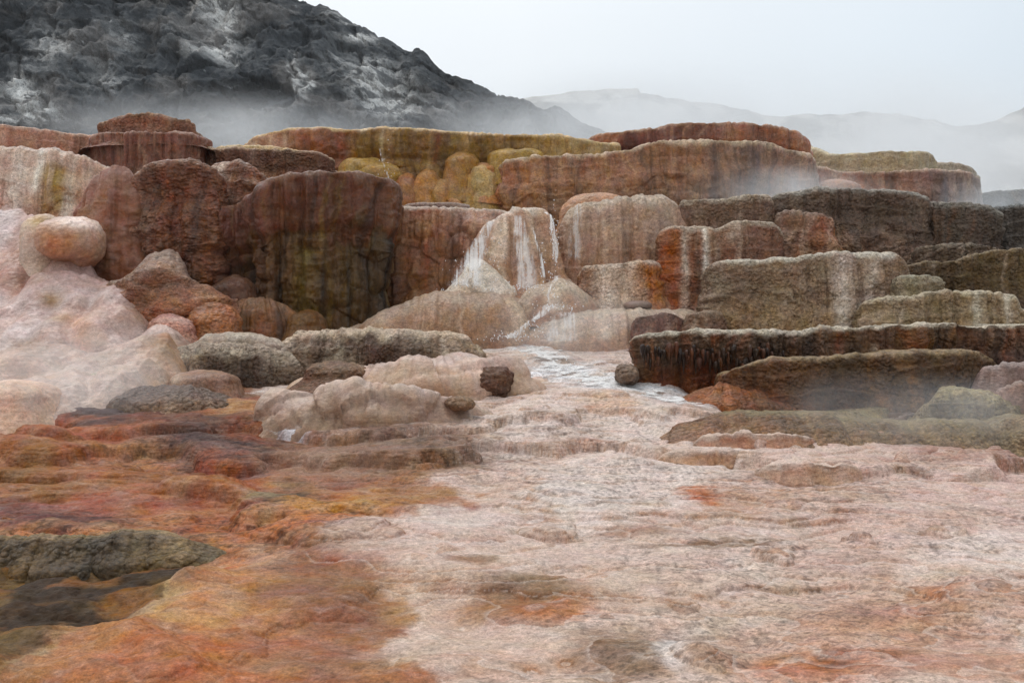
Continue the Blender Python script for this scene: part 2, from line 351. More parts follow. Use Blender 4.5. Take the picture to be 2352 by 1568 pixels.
# ------------------------------------------------------------------ a rounded mound or lobe
def mound(name, label, px, py, Y, rpx, rpy, ry, colr, parent=None, p=2.3, lump=0.08, lf=1.0, nod=0.01, nods=9, mat='smooth', seed=1,
          rim=None, cat='rock mound', group=None, res=2.0, spots=(), flute=0.0, gain=1.0, tilt=0.0, skirt=0.22, taper=0.0, drop=1.7):
    s = Y / F
    cx_, cz_ = (px - CX) * s, (CY - py) * s; rx_, rz_ = rpx * s, rpy * s
    nu = int(min(420, max(28, 2 * math.pi * rx_ / (s * res)))); nv = int(min(260, max(16, math.pi * rz_ / (s * res))))
    u = np.linspace(0, 2 * math.pi, nu, endpoint=False)[None, :]; v = np.linspace(-math.pi / 2, math.pi / 2, nv)[:, None]
    def sp(a, e): return np.sign(a) * np.abs(a) ** (2 / e)
    dx = sp(np.cos(v), p) * sp(np.cos(u), 2.2); dy = sp(np.cos(v), p) * sp(np.sin(u), 2.2); dz = sp(np.sin(v), p) + 0 * u
    if skirt is not None:                       # below its middle the mound runs down and out into what carries it
        t = np.clip(-v / (math.pi / 2), 0, 1); lowr = (1 + skirt * t ** 1.3) + 0 * u
        dx = np.where(v < 0, sp(np.cos(u), 2.2) * lowr, dx); dy = np.where(v < 0, sp(np.sin(u), 2.2) * lowr, dy); dz = np.where(v < 0, -drop * t + 0 * u, dz)
    if taper: k_ = 1 + taper * np.clip(dz, -1, 1); dx = dx * k_; dy = dy * k_
    X = rx_ * dx; Y_ = ry * dy; Z = rz_ * dz + tilt * X
    r = np.sqrt(X ** 2 + Y_ ** 2 + Z ** 2) + 1e-6
    wx, wy, wz = X + cx_, Y_ + Y, Z + cz_
    D = lump * fbm(wx * lf, wy * lf, wz * lf, 4, seed)
    if flute: D = D + flute * fbm(np.cos(u) * rx_ * 4 + 0 * wz, np.sin(u) * ry * 4 + 0 * wz, wz * .3, 3, seed + 7) * ss(1.0, .6, dz)
    if nod:
        f1, f2, iv = worley((wx + wy * .6) * nods, wz * nods * 1.2 + wy * nods * .5, seed + 3)
        D = D + nod * ((1 - f1) * 2 - 1)
    X = X + D * X / r; Y_ = Y_ + D * Y_ / r; Z = Z + D * Z / r
    C = np.tile(lin(colr), X.shape + (1,))
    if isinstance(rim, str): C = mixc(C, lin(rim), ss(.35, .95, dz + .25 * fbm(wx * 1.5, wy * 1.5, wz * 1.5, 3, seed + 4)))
    for (sx, sy, swx, swy, hc, am) in spots:
        e_ = ((wx / s + CX - sx) / swx) ** 2 + ((CY - wz / s - sy) / swy) ** 2
        C = mixc(C, lin(hc), np.exp(-e_ * (1 + .5 * fbm(wx * 2, wy, wz * 2, 3, seed + 9))) * am)
    C = C * GAIN * gain * (1 + .22 * fbm(wx * 1.7, wy * 1.7, wz * 1.7, 4, seed + 5))[..., None]
    o = grid_obj(name, X + cx_, Y_ + Y, Z + cz_, C, MAT[mat], parent, closed=True)
    if label: tag(o, label, cat, group)
    return o

# ------------------------------------------------------------------ ground
GY = [5, 6.5, 8, 10, 12, 14, 16, 18, 20, 22, 24, 26, 30, 36, 44]
GP = [2080, 1765, 1568, 1390, 1265, 1160, 1075, 1005, 945, 885, 820, 778, 735, 720, 720]
def chart(x, Y): return x / Y * F + CX, smooth_curve(GY, GP, Y)
def poly_mask(px, py, poly, soft):
    """soft inside mask of a polygon"""
    ins = np.zeros(px.shape, bool); dmin = np.full(px.shape, 1e9)
    n = len(poly)
    for i in range(n):
        x1, y1 = poly[i]; x2, y2 = poly[(i + 1) % n]
        c = ((y1 > py) != (y2 > py)) & (px < (x2 - x1) * (py - y1) / ((y2 - y1) or 1e-9) + x1)
        ins ^= c
        t = np.clip(((px - x1) * (x2 - x1) + (py - y1) * (y2 - y1)) / ((x2 - x1) ** 2 + (y2 - y1) ** 2), 0, 1)
        dmin = np.minimum(dmin, np.hypot(px - x1 - t * (x2 - x1), (py - y1 - t * (y2 - y1)) * 1.6))
    sd_ = np.where(ins, dmin, -dmin)
    return ss(-soft, soft, sd_)
HOLLOW = [(-900, 1235), (0, 1236), (440, 1238), (480, 1265), (430, 1320), (310, 1390), (150, 1465), (0, 1540), (-900, 1800)]
OLIVE = [(1560, 915), (1750, 965), (1900, 1000), (2150, 1022), (3000, 1040), (3000, 850), (1560, 850)]
HUMPS = [  # picture place of the hump on the bare slope, radii, height in metres
    (90, 1040, 170, 60, .22), (330, 1010, 200, 45, .16), (520, 1035, 150, 40, .22), (300, 1105, 200, 45, .18), (480, 1110, 120, 40, .2),
    (150, 1200, 220, 45, .16), (620, 1160, 130, 45, .1), (900, 1050, 200, 45, .16), (1000, 1100, 120, 30, .1), (760, 1215, 150, 40, .07),
    (740, 1380, 170, 70, .08), (460, 1330, 90, 35, .1), (1200, 1390, 160, 45, .06), (1480, 1500, 190, 60, .1), (1620, 1500, 110, 55, .08),
    (1350, 930, 200, 40, .2), (1500, 960, 220, 35, .15), (1250, 980, 180, 30, .15), (1400, 1080, 120, 30, .1), (1800, 1190, 260, 30, .08),
    (2000, 1080, 160, 30, .12), (2250, 1060, 130, 25, .12), (2150, 1250, 260, 40, .07), (1150, 1240, 200, 35, .06), (2250, 1380, 200, 50, .06),
    (900, 1500, 250, 80, .06), (400, 1520, 220, 60, .06), (1900, 1450, 200, 40, .06)]
def ground_h(x, Y, detail=True):
    x = np.asarray(x, float); Y = np.asarray(Y, float)
    px, py = chart(x, Y)
    z = (CY - py) / F * Y
    left = ss(1150, 650, px + (py - 1100) * -.6)
    z = z + .13 * fbm(x * .33, Y * .4, 0, 3, 3) + .07 * fbm(x * .9, Y * 1.0, 0, 3, 4)
    for hx, hy, rx_, ry_, hh in HUMPS:
        e_ = ((px - hx) / rx_) ** 2 + ((py - hy) / ry_) ** 2
        z = z + hh * np.clip(1 - e_, 0, 1) ** 1.5
    amp = ss(5, 9, Y)
    def stair(z, st, p, wq, sd, sp_):
        q = z / st + .45 * fbm(x * sp_, Y * sp_, 0, 4, sd) + .7 * fbm(x * .25, Y * .3, 0, 2, sd + 1); f = q - np.floor(q)
        g_ = .8 * (1 - (1 - f) ** p) + .2 * f
        return z + (g_ - f - .3) * st * wq, f
    z, fA = stair(z, .32, 7 + 9 * (1 - left), (1 - .75 * ss(14, 11, Y)) * (1 - .8 * np.exp(-((px - 1350) / 330) ** 4 - ((py - 880) / 110) ** 4)) * ss(-.55, .1, fbm(x * .22, Y * .3, 0, 3, 15)), 5, .9)
    z, fB = stair(z, .07, 6.0, (.75 - .3 * left) * (.45 + .55 * ss(9, 14, Y)) * ss(-.4, .15, fbm(x * .35, Y * .5, 0, 3, 16)), 6, 1.6)
    z = z - .16 * poly_mask(px, py, OLIVE, 30)
    z = z + ss(1240, 1300, py) * ss(520, 380, px) * .12 * fbm(x * 1.3, Y * 1.3, 0, 4, 89)
    if detail: z, fC = stair(z, .017, 4.0, .8 - .25 * left, 21, 2.6)
    jx = 40 * fbm(x * .9, Y * .9, 0, 3, 88)
    e_ = poly_mask(px + jx, py + jx * .5, HOLLOW, 75) * ss(1238, 1285, py + .04 * (px - 200)); z = z - .1 * e_ * ss(1520, 1285, py + .12 * px)
    if detail:
        z = z + .022 * fbm(x * 2.6, Y * 3.0, 0, 5, 8, .6)
        f1 = softcells(x * 5, Y * 6, 9, 9)
        z = z + .02 * (1 - f1) * ss(-.2, .5, fbm(x * .8, Y * .9, 0, 3, 10))
        f1, f2, iv = worley(x * 13, Y * 15, 19)
        z = z + .007 * (1 - f1) * ss(-.3, .4, fbm(x * .7, Y * .8, 0, 3, 12))
    return z, fA, fB, left
ORANGE = [(-900, 940), (330, 935), (470, 880), (640, 880), (690, 930), (640, 985), (800, 1000), (1080, 1030), (1000, 1085), (960, 1120), (1110, 1160),
          (890, 1185), (790, 1240), (700, 1290), (860, 1340), (930, 1400), (850, 1480), (1010, 1570), (1060, 1800), (-900, 1900)]
PATCH = [
    (1350, 900, 290, 90, 'd3c2b8', .8), (1150, 830, 120, 40, 'cdbcb0', .7),  # x, y, rx, ry, colour, strength
    (150, 990, 160, 25, 'b07050', .7), (280, 962, 130, 20, '50403f', .95), (500, 1012, 150, 30, '4f3b37', .9), (590, 1000, 70, 18, '8a4a2c', .8),
    (180, 1065, 220, 30, 'a5683f', .6), (520, 1060, 120, 15, '6d5350', .8), (480, 1090, 110, 22, '9a532e', .9), (360, 1100, 130, 20, '8a5a34', .7),
    (60, 1090, 90, 30, '8a6238', .7), (120, 1175, 190, 32, '74463c', .95), (250, 1150, 150, 18, 'a0604a', .7), (400, 1190, 120, 25, 'a9683f', .6),
    (900, 1045, 230, 40, '82695a', .9), (760, 1070, 120, 30, '9a7a66', .7), (990, 1080, 100, 20, '8a6c55', .7), (670, 1140, 60, 26, '4d4234', .95),
    (600, 1135, 60, 16, '8a7a5e', .8), (820, 1165, 130, 26, 'b9854c', .9), (720, 1210, 120, 18, 'c0784a', .7), (560, 1215, 110, 16, 'b36f48', .8), (930, 1110, 80, 30, '9a7050', .7),
    (450, 1320, 70, 30, '7d643c', .9), (380, 1400, 60, 30, 'a99568', .8), (560, 1330, 100, 60, 'c18455', .7), (640, 1290, 60, 40, 'bf9a80', .7),
    (750, 1320, 120, 50, '8c5b42', .9), (720, 1390, 130, 45, '83503a', .9), (500, 1420, 160, 40, 'c88c60', .7), (650, 1470, 150, 40, 'a8674a', .7), (400, 1540, 300, 60, 'b46a40', .7),
    (780, 1500, 120, 40, '8f5f4c', .8), (850, 1250, 60, 30, 'b59a8b', .6),
    (1200, 1380, 130, 32, '8f5a34', .9), (1190, 1345, 110, 14, '7a6250', .8), (1300, 1400, 60, 16, 'b8764a', .7), (1080, 1300, 60, 10, '8a6a54', .8), (1420, 1220, 70, 12, '94745c', .7),
    (1460, 1500, 120, 50, '7d6455', .9), (1590, 1490, 45, 45, 'd8d0cc', .9), (1680, 1500, 60, 35, '9a8576', .7), (1440, 1440, 120, 16, '9a8070', .5),
    (2000, 1440, 200, 60, 'bb8a74', .6), (2200, 1390, 200, 50, 'b58a78', .5), (1900, 1540, 160, 40, 'b5714c', .85), (1940, 1520, 40, 18, '854a30', .8), (2250, 1540, 220, 40, 'b07d68', .6),
    (2150, 1370, 80, 14, 'b0704e', .7), (1900, 1390, 150, 25, 'a88878', .5), (1640, 1250, 130, 7, '8a6f58', .8), (1700, 1160, 120, 20, 'a87a60', .6), (1600, 1145, 60, 10, 'b0683f', .8),
    (1300, 860, 90, 18, 'f2f2f4', .95), (1420, 895, 110, 16, 'eceef0', .95), (1560, 925, 110, 14, 'dcd8d6', .8), (1180, 790, 110, 16, 'd8cec8', .8), (1400, 960, 60, 14, 'c8a078', .5),
    (690, 955, 45, 24, 'e6e4e6', .95), (700, 992, 45, 12, 'e0e0e6', .9), (680, 900, 60, 10, 'dcdad8', .8), (590, 905, 90, 14, '9a7c66', .7), (760, 900, 60, 10, 'd0ccc8', .7),
    (1300, 1110, 80, 40, 'd6c6bc', .6), (1300, 1170, 90, 40, 'd6cac2', .6), (1050, 1010, 120, 10, '9a7c66', .5), (1050, 1200, 100, 30, 'cfc0b8', .6),
    (2230, 1050, 160, 18, 'a5806e', .7), (1900, 1150, 200, 20, 'b89a88', .5), (1850, 1000, 120, 10, 'a08068', .6)]
def ground_colour(x, Y, fA, fB):
    px, py = chart(x, Y)
    j = 75 * fbm(x * .9, Y * .9, 0, 7, 71, .62); j2 = 20 * fbm(x * .9, Y * 1.2, 0, 6, 72, .62)
    a, b = px + j, py + j2
    C = np.tile(lin('c9b3a6'), x.shape + (1,))
    C = mixc(C, lin('c8aca2'), ss(1500, 2300, px) * .6)
    C = mixc(C, lin('c4a797'), ss(-.2, .5, fbm(x * .5, Y * 1.2, 0, 4, 73)) * .6)
    C = mixc(C, lin('d9cbc2'), ss(.0, .55, fbm(x * 1.1 - .35 * Y, Y * .28, 0, 5, 87)) * .7)
    m = poly_mask(a, b, OLIVE, 24); C = mixc(C, lin('5c4634'), m)
    m = poly_mask(a, b, ORANGE, 110)
    m = ss(.3, .7, m + .42 * fbm(x * 1.6 + .3 * Y, Y * .55, 0, 6, 86, .62) * (1 - np.abs(2 * m - 1)))
    oc = np.tile(lin('a46c4c'), x.shape + (1,))
    oc = mixc(oc, lin('ab7f58'), ss(-.2, .5, fbm(x * .8, Y * 1.1, 0, 4, 74)))
    oc = mixc(oc, lin('854a34'), ss(.0, .6, fbm(x * 1.1, Y * 1.8, 0, 5, 75)) * .8)
    C = mixc(C, oc, m)
    for hx, hy, rx_, ry_, hc, am in PATCH:
        e_ = ((a - hx) / rx_ / 1.15) ** 2 + ((b - hy) / ry_ / 1.3) ** 2
        C = mixc(C, lin(hc), np.exp(-e_ ** 2.2) * min(1, am * 1.1))
    hm = poly_mask(a, b, HOLLOW, 22)
    hc_ = mixc(np.tile(lin('6a5230'), x.shape + (1,)), lin('3a2a1a'), ss(-.15, .2, fbm(x * 1.2, Y * 1.4, 0, 4, 84)))
    hc_ = mixc(hc_, lin('8a5a2a'), ss(.0, .35, fbm(x * 1.5, Y * 1.7, 0, 4, 85)) * .6)
    C = mixc(C, hc_, hm); C = mixc(C, lin('b59a70'), np.exp(-((hm - .35) / .3) ** 2) * ss(1280, 1330, py) * .6)
    # darker grains and brown ledge faces, light film on the treads
    g1 = fbm(x * 3, Y * 5, 0, 5, 76, .6); g2 = fbm(x * 9, Y * 13, 0, 4, 77, .6)
    rgn = .25 + .75 * ss(-.3, .4, fbm(x * .45, Y * .6, 0, 3, 79))
    C = mixc(C, C * .48, ss(.14, .55, g1 * .7 + g2 * .55) * rgn * (.5 + .4 * m))
    C = mixc(C, lin('cdbfb6'), ss(.15, .8, -g1 * .6 - g2 * .5) * .35 * (1 - hm) * (1 - .5 * m))
    g3 = fbm(x * 22, Y * 30, 0, 3, 78); C = C * (1 - .38 * ss(.15, .6, g3) * rgn)[..., None]
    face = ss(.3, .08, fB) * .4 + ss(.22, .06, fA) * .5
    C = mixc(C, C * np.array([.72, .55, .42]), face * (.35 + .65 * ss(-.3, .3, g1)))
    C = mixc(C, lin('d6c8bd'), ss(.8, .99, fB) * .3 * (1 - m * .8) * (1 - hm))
    return C * (.87 - .06 * m)[..., None]

NC, NR = 1330, 1150
cpx = np.concatenate([np.linspace(-4200, -150, 90)[:-1], np.linspace(-150, 2500, NC), np.linspace(2500, 6600, 90)[1:]])
ry_ = np.concatenate([np.linspace(1.5, 6.9, 40)[:-1], np.interp(np.linspace(0, 1, NR), [0, .62, 1], [6.9, 16.5, 27.5])])
Yg = ry_[:, None] + 0 * cpx[None, :]
# columns fan out with distance, closer rows keep a minimum spread
Xg = (cpx[None, :] - CX) / F * np.maximum(Yg, 3)
Zg, fA, fB, lf_ = ground_h(Xg, np.maximum(Yg, 5.2))
Zg = np.where(Yg < 6.9, Zg - 0, Zg)
Cg = ground_colour(Xg, np.maximum(Yg, 5.2), fA, fB)
g = grid_obj('ground', Xg, Yg, Zg, Cg, MAT['ground']); tag(g, kind='structure')
# the wide country the terraces stand on
tx_, ty_ = np.meshgrid(np.linspace(-900, 900, 220), np.linspace(-60, 1250, 200))
tz_ = -3.2 + 2.5 * ss(20, 60, ty_) + 1.2 * fbm(tx_ * .02, ty_ * .02, 0, 4, 90) - 1.2
tC = np.tile(lin('9a8c80'), tx_.shape + (1,)) * (1 + .2 * fbm(tx_ * .05, ty_ * .05, 0, 4, 91))[..., None]
t_ = grid_obj('terrain', tx_, ty_, tz_, tC, MAT['far']); tag(t_, kind='structure')

# ------------------------------------------------------------------ mountain and far hills
def hill(name, sil, Yb, Yt, pyb, mat, seed, amp, sc_, colour, res=2.2, edge=.3, back=40):
    pxs = [p[0] for p in sil]; pys = [p[1] for p in sil]
    N = int((pxs[-1] - pxs[0]) / res); px = np.linspace(pxs[0], pxs[-1], N)
    pt = smooth_curve(pxs, pys, px)
    M = int(np.clip((pyb - pt.min()) / res, 40, 420)); t = np.linspace(0, 1, M)[:, None]
    py = pyb + (pt[None] - pyb) * t
    Y = Yb + (Yt - Yb) * t ** 1.15 + 0 * px
    X = (px[None] - CX) / F * Y; Z = (CY - py) / F * Y
    wgt = 1 - .6 * ss(.93, 1, t)
    a = ridged((X + .35 * Z) / sc_, Z / sc_ * .9 - X / sc_ * .3, Y / sc_ * .4, 6, seed) - .45
    b = fbm(X / sc_ * 3.1, Z / sc_ * 2.0, Y / sc_ * 1.5, 5, seed + 3, .6)
    f1, f2, iv = worley((X + Z * .6) / sc_ * 1.6 + b * .3, (Z - X * .25) / sc_ * 2.2 + b * .3, seed + 8)
    D = amp * (a * 1.5 + b * .42 + .22 * (iv - .5) + .25 * ss(.0, .2, f2 - f1)) * wgt
    Z = Z + D * .45 + edge * fbm(X / sc_ * 4, 0 * X, 0, 4, seed + 6) * ss(.7, 1, t); Y2 = Y - D * .9
    C = colour(px[None] + 0 * py, py, X, Y, Z, a, b)
    tb = np.linspace(0, 1, 20)[1:, None]
    Xb = X[-1] * (1 + .05 * tb); Yb_ = Y2[-1] + back * tb; Zb_ = Z[-1] - back * .5 * tb ** 1.4
    X = np.concatenate([X, Xb]); Y2 = np.concatenate([Y2, Yb_]); Z = np.concatenate([Z, Zb_]); C = np.concatenate([C, np.repeat(C[-1:], 19, 0)])
    o = grid_obj(name, X, Y2, Z, C, MAT[mat]); return tag(o, kind='structure')
SCREE = [(515, 50, 30, 45, .9), (500, 120, 60, 30, .75), (840, 175, 70, 30, .6), (900, 240, 60, 45, .95), (840, 110, 40, 14, .8), (800, 60, 40, 12, .4), (60, 215, 30, 40, .75), (90, 270, 50, 20, .7),
         (30, 285, 90, 14, .6), (860, 215, 50, 24, .6), (700, 205, 10, 40, .8), (675, 200, 6, 50, .6), (130, 130, 40, 50, .4), (240, 190, 40, 40, .35), (300, 110, 30, 30, .3), (1000, 270, 40, 20, .3)]
def mountain_col(px, py, X, Y, Z, a, b):
    C = np.tile(lin('35383b'), px.shape + (1,))
    C = mixc(C, lin('1c1e20'), ss(.0, .5, fbm(X * .25, Z * .35, Y * .1, 5, 101, .6)))
    C = mixc(C, lin('5d5a58'), ss(.1, .6, fbm(X * .18 + 3, Z * .22, Y * .1, 5, 102, .6)) * .8)
    j = 30 * fbm(X * .35, Z * .35, 0, 4, 103); k = ss(-.1, .12, fbm(X * .8 + Z * .5, Z * 1.1, 0, 6, 104, .65))
    for hx, hy, rx_, ry_, am in SCREE:
        e_ = ((px + j - hx) / rx_) ** 2 + ((py + j * .6 - hy) / ry_) ** 2
        C = mixc(C, lin('c4c2be'), np.exp(-e_) * min(1, am * 1.2) * (.2 + .8 * k))
    v = ss(.1, .5, fbm(X * 1.6, Z * .14, 0, 4, 105)) * np.exp(-((px - 480) / 90) ** 2 - ((py - 20) / 60) ** 2)
    C = mixc(C, lin('8a8580'), v * .8)
    veins = ss(.86, .97, ridged((X + Z * .9) * .35, (Z - X * .2) * .5, 0, 4, 106)) * ss(-.1, .4, fbm(X * .2, Z * .2, 0, 3, 107))
    C = mixc(C, lin('a5a6a6'), veins * .65)
    return C * 1.15
hill('mountain', [(-900, -420), (-300, -330), (300, -150), (600, -42), (690, 0), (740, 18), (790, 45), (830, 62), (862, 82), (885, 98), (910, 108), (950, 122), (985, 145), (1003, 162), (1023, 175),
                  (1080, 187), (1140, 207), (1200, 228), (1260, 252), (1350, 290), (1500, 345)], 82, 150, 640, 'cliff', 111, 2.6, 9, mountain_col, edge=.45)
def hill_col(c1, c2):
    def fn(px, py, X, Y, Z, a, b):
        C = np.tile(lin(c1), px.shape + (1,))
        return mixc(C, lin(c2), ss(-.2, .3, fbm(X * .06, Z * .12, 0, 5, 120, .6)))
    return fn
hill('far_hill', [(1000, 262), (1150, 236), (1200, 229), (1255, 226), (1300, 217), (1340, 212), (1400, 206), (1440, 203), (1463, 202), (1472, 214), (1520, 224), (1580, 236), (1620, 262), (1680, 300), (1800, 340)],
     300, 420, 700, 'far', 131, 5, 40, hill_col('74706a', 'b4b0aa'), res=3, edge=1.0)
hill('far_ridge', [(1400, 232), (1540, 232), (1600, 238), (1640, 245), (1700, 256), (1780, 268), (1850, 264), (1920, 270), (2000, 264), (2060, 264), (2075, 270), (2150, 286), (2200, 292), (2260, 284), (2310, 268), (2352, 252), (2600, 190), (2900, 150)],
     520, 700, 700, 'far', 137, 7, 60, hill_col('6a6862', 'a8a49e'), res=3, edge=1.6)

# ------------------------------------------------------------------ upper tiers
def lobes(parent, lst, colr, **kw):
    for i, l in enumerate(lst):
        px, py, rx_, rz_, Y = l[:5]; c = l[5] if len(l) > 5 else colr
        mound('lobe', None, px, py, Y, rx_ * 1.1, rz_, .6, c, parent=parent, seed=200 + i * 7 + int(px), lump=.16, lf=1.1, p=2.0, skirt=.5, drop=3.2, nod=.006, res=2.6, mat='flow', **kw)
t1 = terrace('flowstone_terrace', 'long upper terrace with mustard yellow lip and orange brown left end, under the mountain',
    [(562, 340), (585, 316), (615, 304), (660, 296), (730, 293), (800, 297), (870, 295), (930, 293), (1000, 300), (1060, 303), (1110, 308), (1200, 307), (1270, 309), (1345, 321), (1420, 330)], 36, 505,
    'over', 0.9, wrap=2.5, wn=3, back=9, mat='flow', up=[(560, 'a08471'), (700, '87543a'), (795, '7d4c33'), (812, '80602a'), (930, '6e4e22'), (1000, '6c5024'), (1200, '7d6030'), (1345, '988056')],
    lo=[(560, '8a6048'), (800, '96703c'), (900, '8c6433'), (1000, '87612f'), (1100, '8a6437'), (1300, '8a6040')], split=(.42, .68), rimc='d8b98e', rimw=.05, top='b98e60', streak=.5, stc=('4b2f1c', 'b08a5a'),
    flute=.10, ff=1.5, lobe=.3, ls=(.9, 1.0), lump=.1, nod=.008, seed=11, edge=.02,
    drips=[(1005, 8, '6b3520', .6, .97, .6), (905, 6, '5a3a1c', .5, .95, .6), (800, 7, '5d3824', .45, .97, .7), (700, 10, '4f2f22', .5, .97, .6), (655, 10, 'b8a08c', .4, .97, .6), (620, 12, 'b8a08c', .4, .97, .6), (880, 5, 'd0c0a0', .2, .97, .6)])
lobes(t1, [(833, 392, 48, 34, 35.9, '8f7038'), (868, 415, 55, 40, 35.8, '94743f'), (935, 436, 30, 48, 35.8, '8b5c38'), (983, 445, 32, 52, 35.7, '966a3c'), (1012, 458, 28, 40, 35.7, '9a7040'),
           (1114, 450, 36, 62, 35.6, 'a08456'), (1048, 468, 22, 16, 35.5, '986c4c'), (1118, 394, 30, 24, 35.8, '986a40'), (1190, 362, 55, 22, 35.9, '8a6c32'), (1060, 380, 36, 28, 35.9, '8a6434'),
           (1080, 420, 26, 30, 35.8, '93703c'), (800, 440, 40, 50, 35.8, '9c7c58')], '97703c')
terrace('brown_terrace', 'highest rust brown striped terrace rising right of the yellow lip',
    [(1335, 345), (1350, 322), (1372, 309), (1430, 301), (1500, 294), (1540, 284), (1600, 280), (1700, 281), (1780, 290), (1830, 302), (1852, 318), (1858, 345)], 38.5, 420,
    'over', .8, wrap=2.6, wn=3.2, back=7, mat='flow', up=[(1340, '8a5c40'), (1440, '704032'), (1560, '5e3d33'), (1700, '7a4e3a'), (1850, '96664c')], lo='80583f', rimc='b49480', streak=.6, stc=('33221f', 'b08a70'),
    flute=.1, ff=1.8, lobe=.12, ls=(.9, .6), seed=12, nod=.012)
terrace('brown_terrace', 'broad orange brown terrace draped in dark vertical stripes below the highest terrace',
    [(1128, 420), (1142, 386), (1165, 366), (1230, 358), (1300, 355), (1400, 350), (1440, 344), (1480, 331), (1520, 324), (1600, 322), (1680, 322), (1760, 326), (1800, 339), (1840, 348), (1865, 362), (1880, 400)], 34, 515,
    'drum', .7, wrap=2.5, wn=3, back=6, mat='flow', up=[(1140, '8f5c3c'), (1250, '92684a'), (1400, '89604a'), (1500, '8a6044'), (1700, '7d604e'), (1880, '86685a')], lo=[(1140, '8c6648'), (1500, '8d6a52'), (1880, '8a7468')],
    rimc='c8b09a', rimw=.07, streak=.55, stc=('42332c', 'a9805c'), flute=.09, ff=1.7, lobe=.1, ls=(.8, .55), seed=13, nod=.008,
    drips=[(1262, 5, '55382a', .1, .95, .6), (1640, 14, '54443e', .3, .95, .6), (1730, 14, '54464a', .3, .95, .6), (1560, 10, '5a3f30', .3, .95, .5)])
mound('flowstone_dome', 'low smooth tan dome half hidden behind the draped wall right of the waterfall', 1378, 500, 31.5, 95, 54, .8, '9a7258', seed=14, mat='flow')
terrace('pale_terrace', 'pale olive terrace fading into the steam at the right end of the upper tiers',
    [(1850, 332), (1880, 342), (1910, 354), (1950, 353), (2000, 350), (2050, 347), (2110, 347), (2138, 354), (2146, 375)], 43, 430, 'wall', 1, wrap=2, back=6, mat='flow', up='9a8a72', lo='96826c', rimc='c0b49c', seed=15, flute=.1, ff=1.5, streak=.4, stc=('6a5c4c', 'b8a890'))
terrace('pale_terrace', 'small washed out terrace step farthest right in the steam', [(2120, 374), (2145, 372), (2200, 376), (2232, 386), (2246, 404)], 45, 440, 'wall', 1, wrap=2, back=4, mat='flow', up='988c80', seed=16, streak=.3)
terrace('brown_terrace', 'long reddish brown terrace in front of the pale olive one, half in steam',
    [(1862, 400), (1876, 385), (1892, 383), (1912, 391), (1950, 396), (2020, 393), (2100, 390), (2180, 391), (2225, 398), (2242, 412), (2246, 440)], 38, 510, 'drum', .6, wrap=2, wn=3, back=5, mat='flow', up=[(1870, '8a5a44'), (2000, '8a5c46'), (2150, '7d625a'), (2240, '7a6a64')], lo='8a6e60',
    rimc='b89c8a', seed=17, flute=.08, streak=.5, lobe=.1, drips=[(2165, 8, '504a50', .1, .9, .7), (2200, 8, '54494c', .1, .9, .7)])
m_ = mound('flowstone_dome', 'pair of small rounded lobes at the foot of the reddish brown steamy terrace', 1925, 440, 35.5, 50, 24, .6, '8a6450', seed=18, mat='flow')
terrace('dark_terrace', 'blue grey terrace dim in the steam at the right edge, above the dark crusted wall', [(2215, 470), (2240, 446), (2300, 438), (2380, 434), (2600, 430)], 40, 520, 'wall', 1, wrap=2, back=5, up='54504e', seed=19, rimc='7a7a7a', res=3)

# left upper tiers
terrace('pink_terrace', 'pinkish brown ridge sloping down to the cap rock from the left edge', [(-260, 262), (-60, 276), (0, 285), (60, 292), (120, 300), (180, 308), (230, 313), (300, 322)], 33, 420, 'wall', 1.2, wrap=1.2, back=7, mat='flow', up='9a705e', lo='a07c6c', rimc='b89684', rimw=.06, seed=21, flute=.05, ff=3, streak=.35, stc=('5d3f34', 'c0a496'))
terrace('pink_terrace', 'pinkish white terrace stained by a yellow column at the far left', [(-320, 322), (-100, 330), (0, 333), (80, 335), (140, 342), (170, 350), (210, 362), (250, 378), (300, 408)], 29.5, 560, 'flow', 1.0, wrap=1.2, back=4, mat='flow',
    up=[(-300, 'a88a7c'), (40, 'b39b8f'), (200, 'a88a7a')], lo=[(-300, 'b89488'), (150, 'a58070')], rimc='b49c90', rimw=.05, seed=22, flute=.14, ff=1.5, lobe=.12, ls=(1.0, .9), streak=.4, stc=('7a5848', 'd0c6c0'),
    drips=[(125, 34, '85682c', .35, .84, .95), (125, 14, '7d5e30', .2, .6, .7), (160, 10, 'e0dcd4', .05, .55, .95), (95, 12, 'd8d2cc', .55, 1.0, .8), (50, 20, 'cfc4be', .2, .9, .6), (170, 8, 'c9bdb4', .6, .97, .5)])
cap = terrace('cap_rock', 'brown mushroom shaped cap rock of two stacked fluted drums at upper left', [(219, 312), (228, 307), (250, 305), (300, 304), (360, 304), (410, 306), (445, 310), (460, 314), (468, 320)], 30.8, 405, 'wall', .5, wrap=2.2, wn=2.4, back=1.6, mat='flow',
    up='704636', lo='573220', split=(.1, .5), rimc='8a6250', rimw=.04, seed=23, flute=.13, ff=4.5, streak=.5, stc=('2e1d18', '9a7a66'), nod=.012, top='7d5a48', cat='cap rock')
cd = terrace('upper_drum', None, [(227, 308), (230, 288), (250, 275), (275, 268), (300, 261), (340, 258), (375, 265), (400, 270), (425, 274), (440, 284), (450, 303), (466, 322)], 31.3, 318, 'wall', 1.4, wrap=1.9, wn=2.4, back=1.5, mat='crust', up='7a5240', lo='6a4434', rimc='a58672', rimw=.05, seed=24, flute=.09, ff=3, nod=.02)
cd.parent = cap; cd.location = cd.location - cap.location
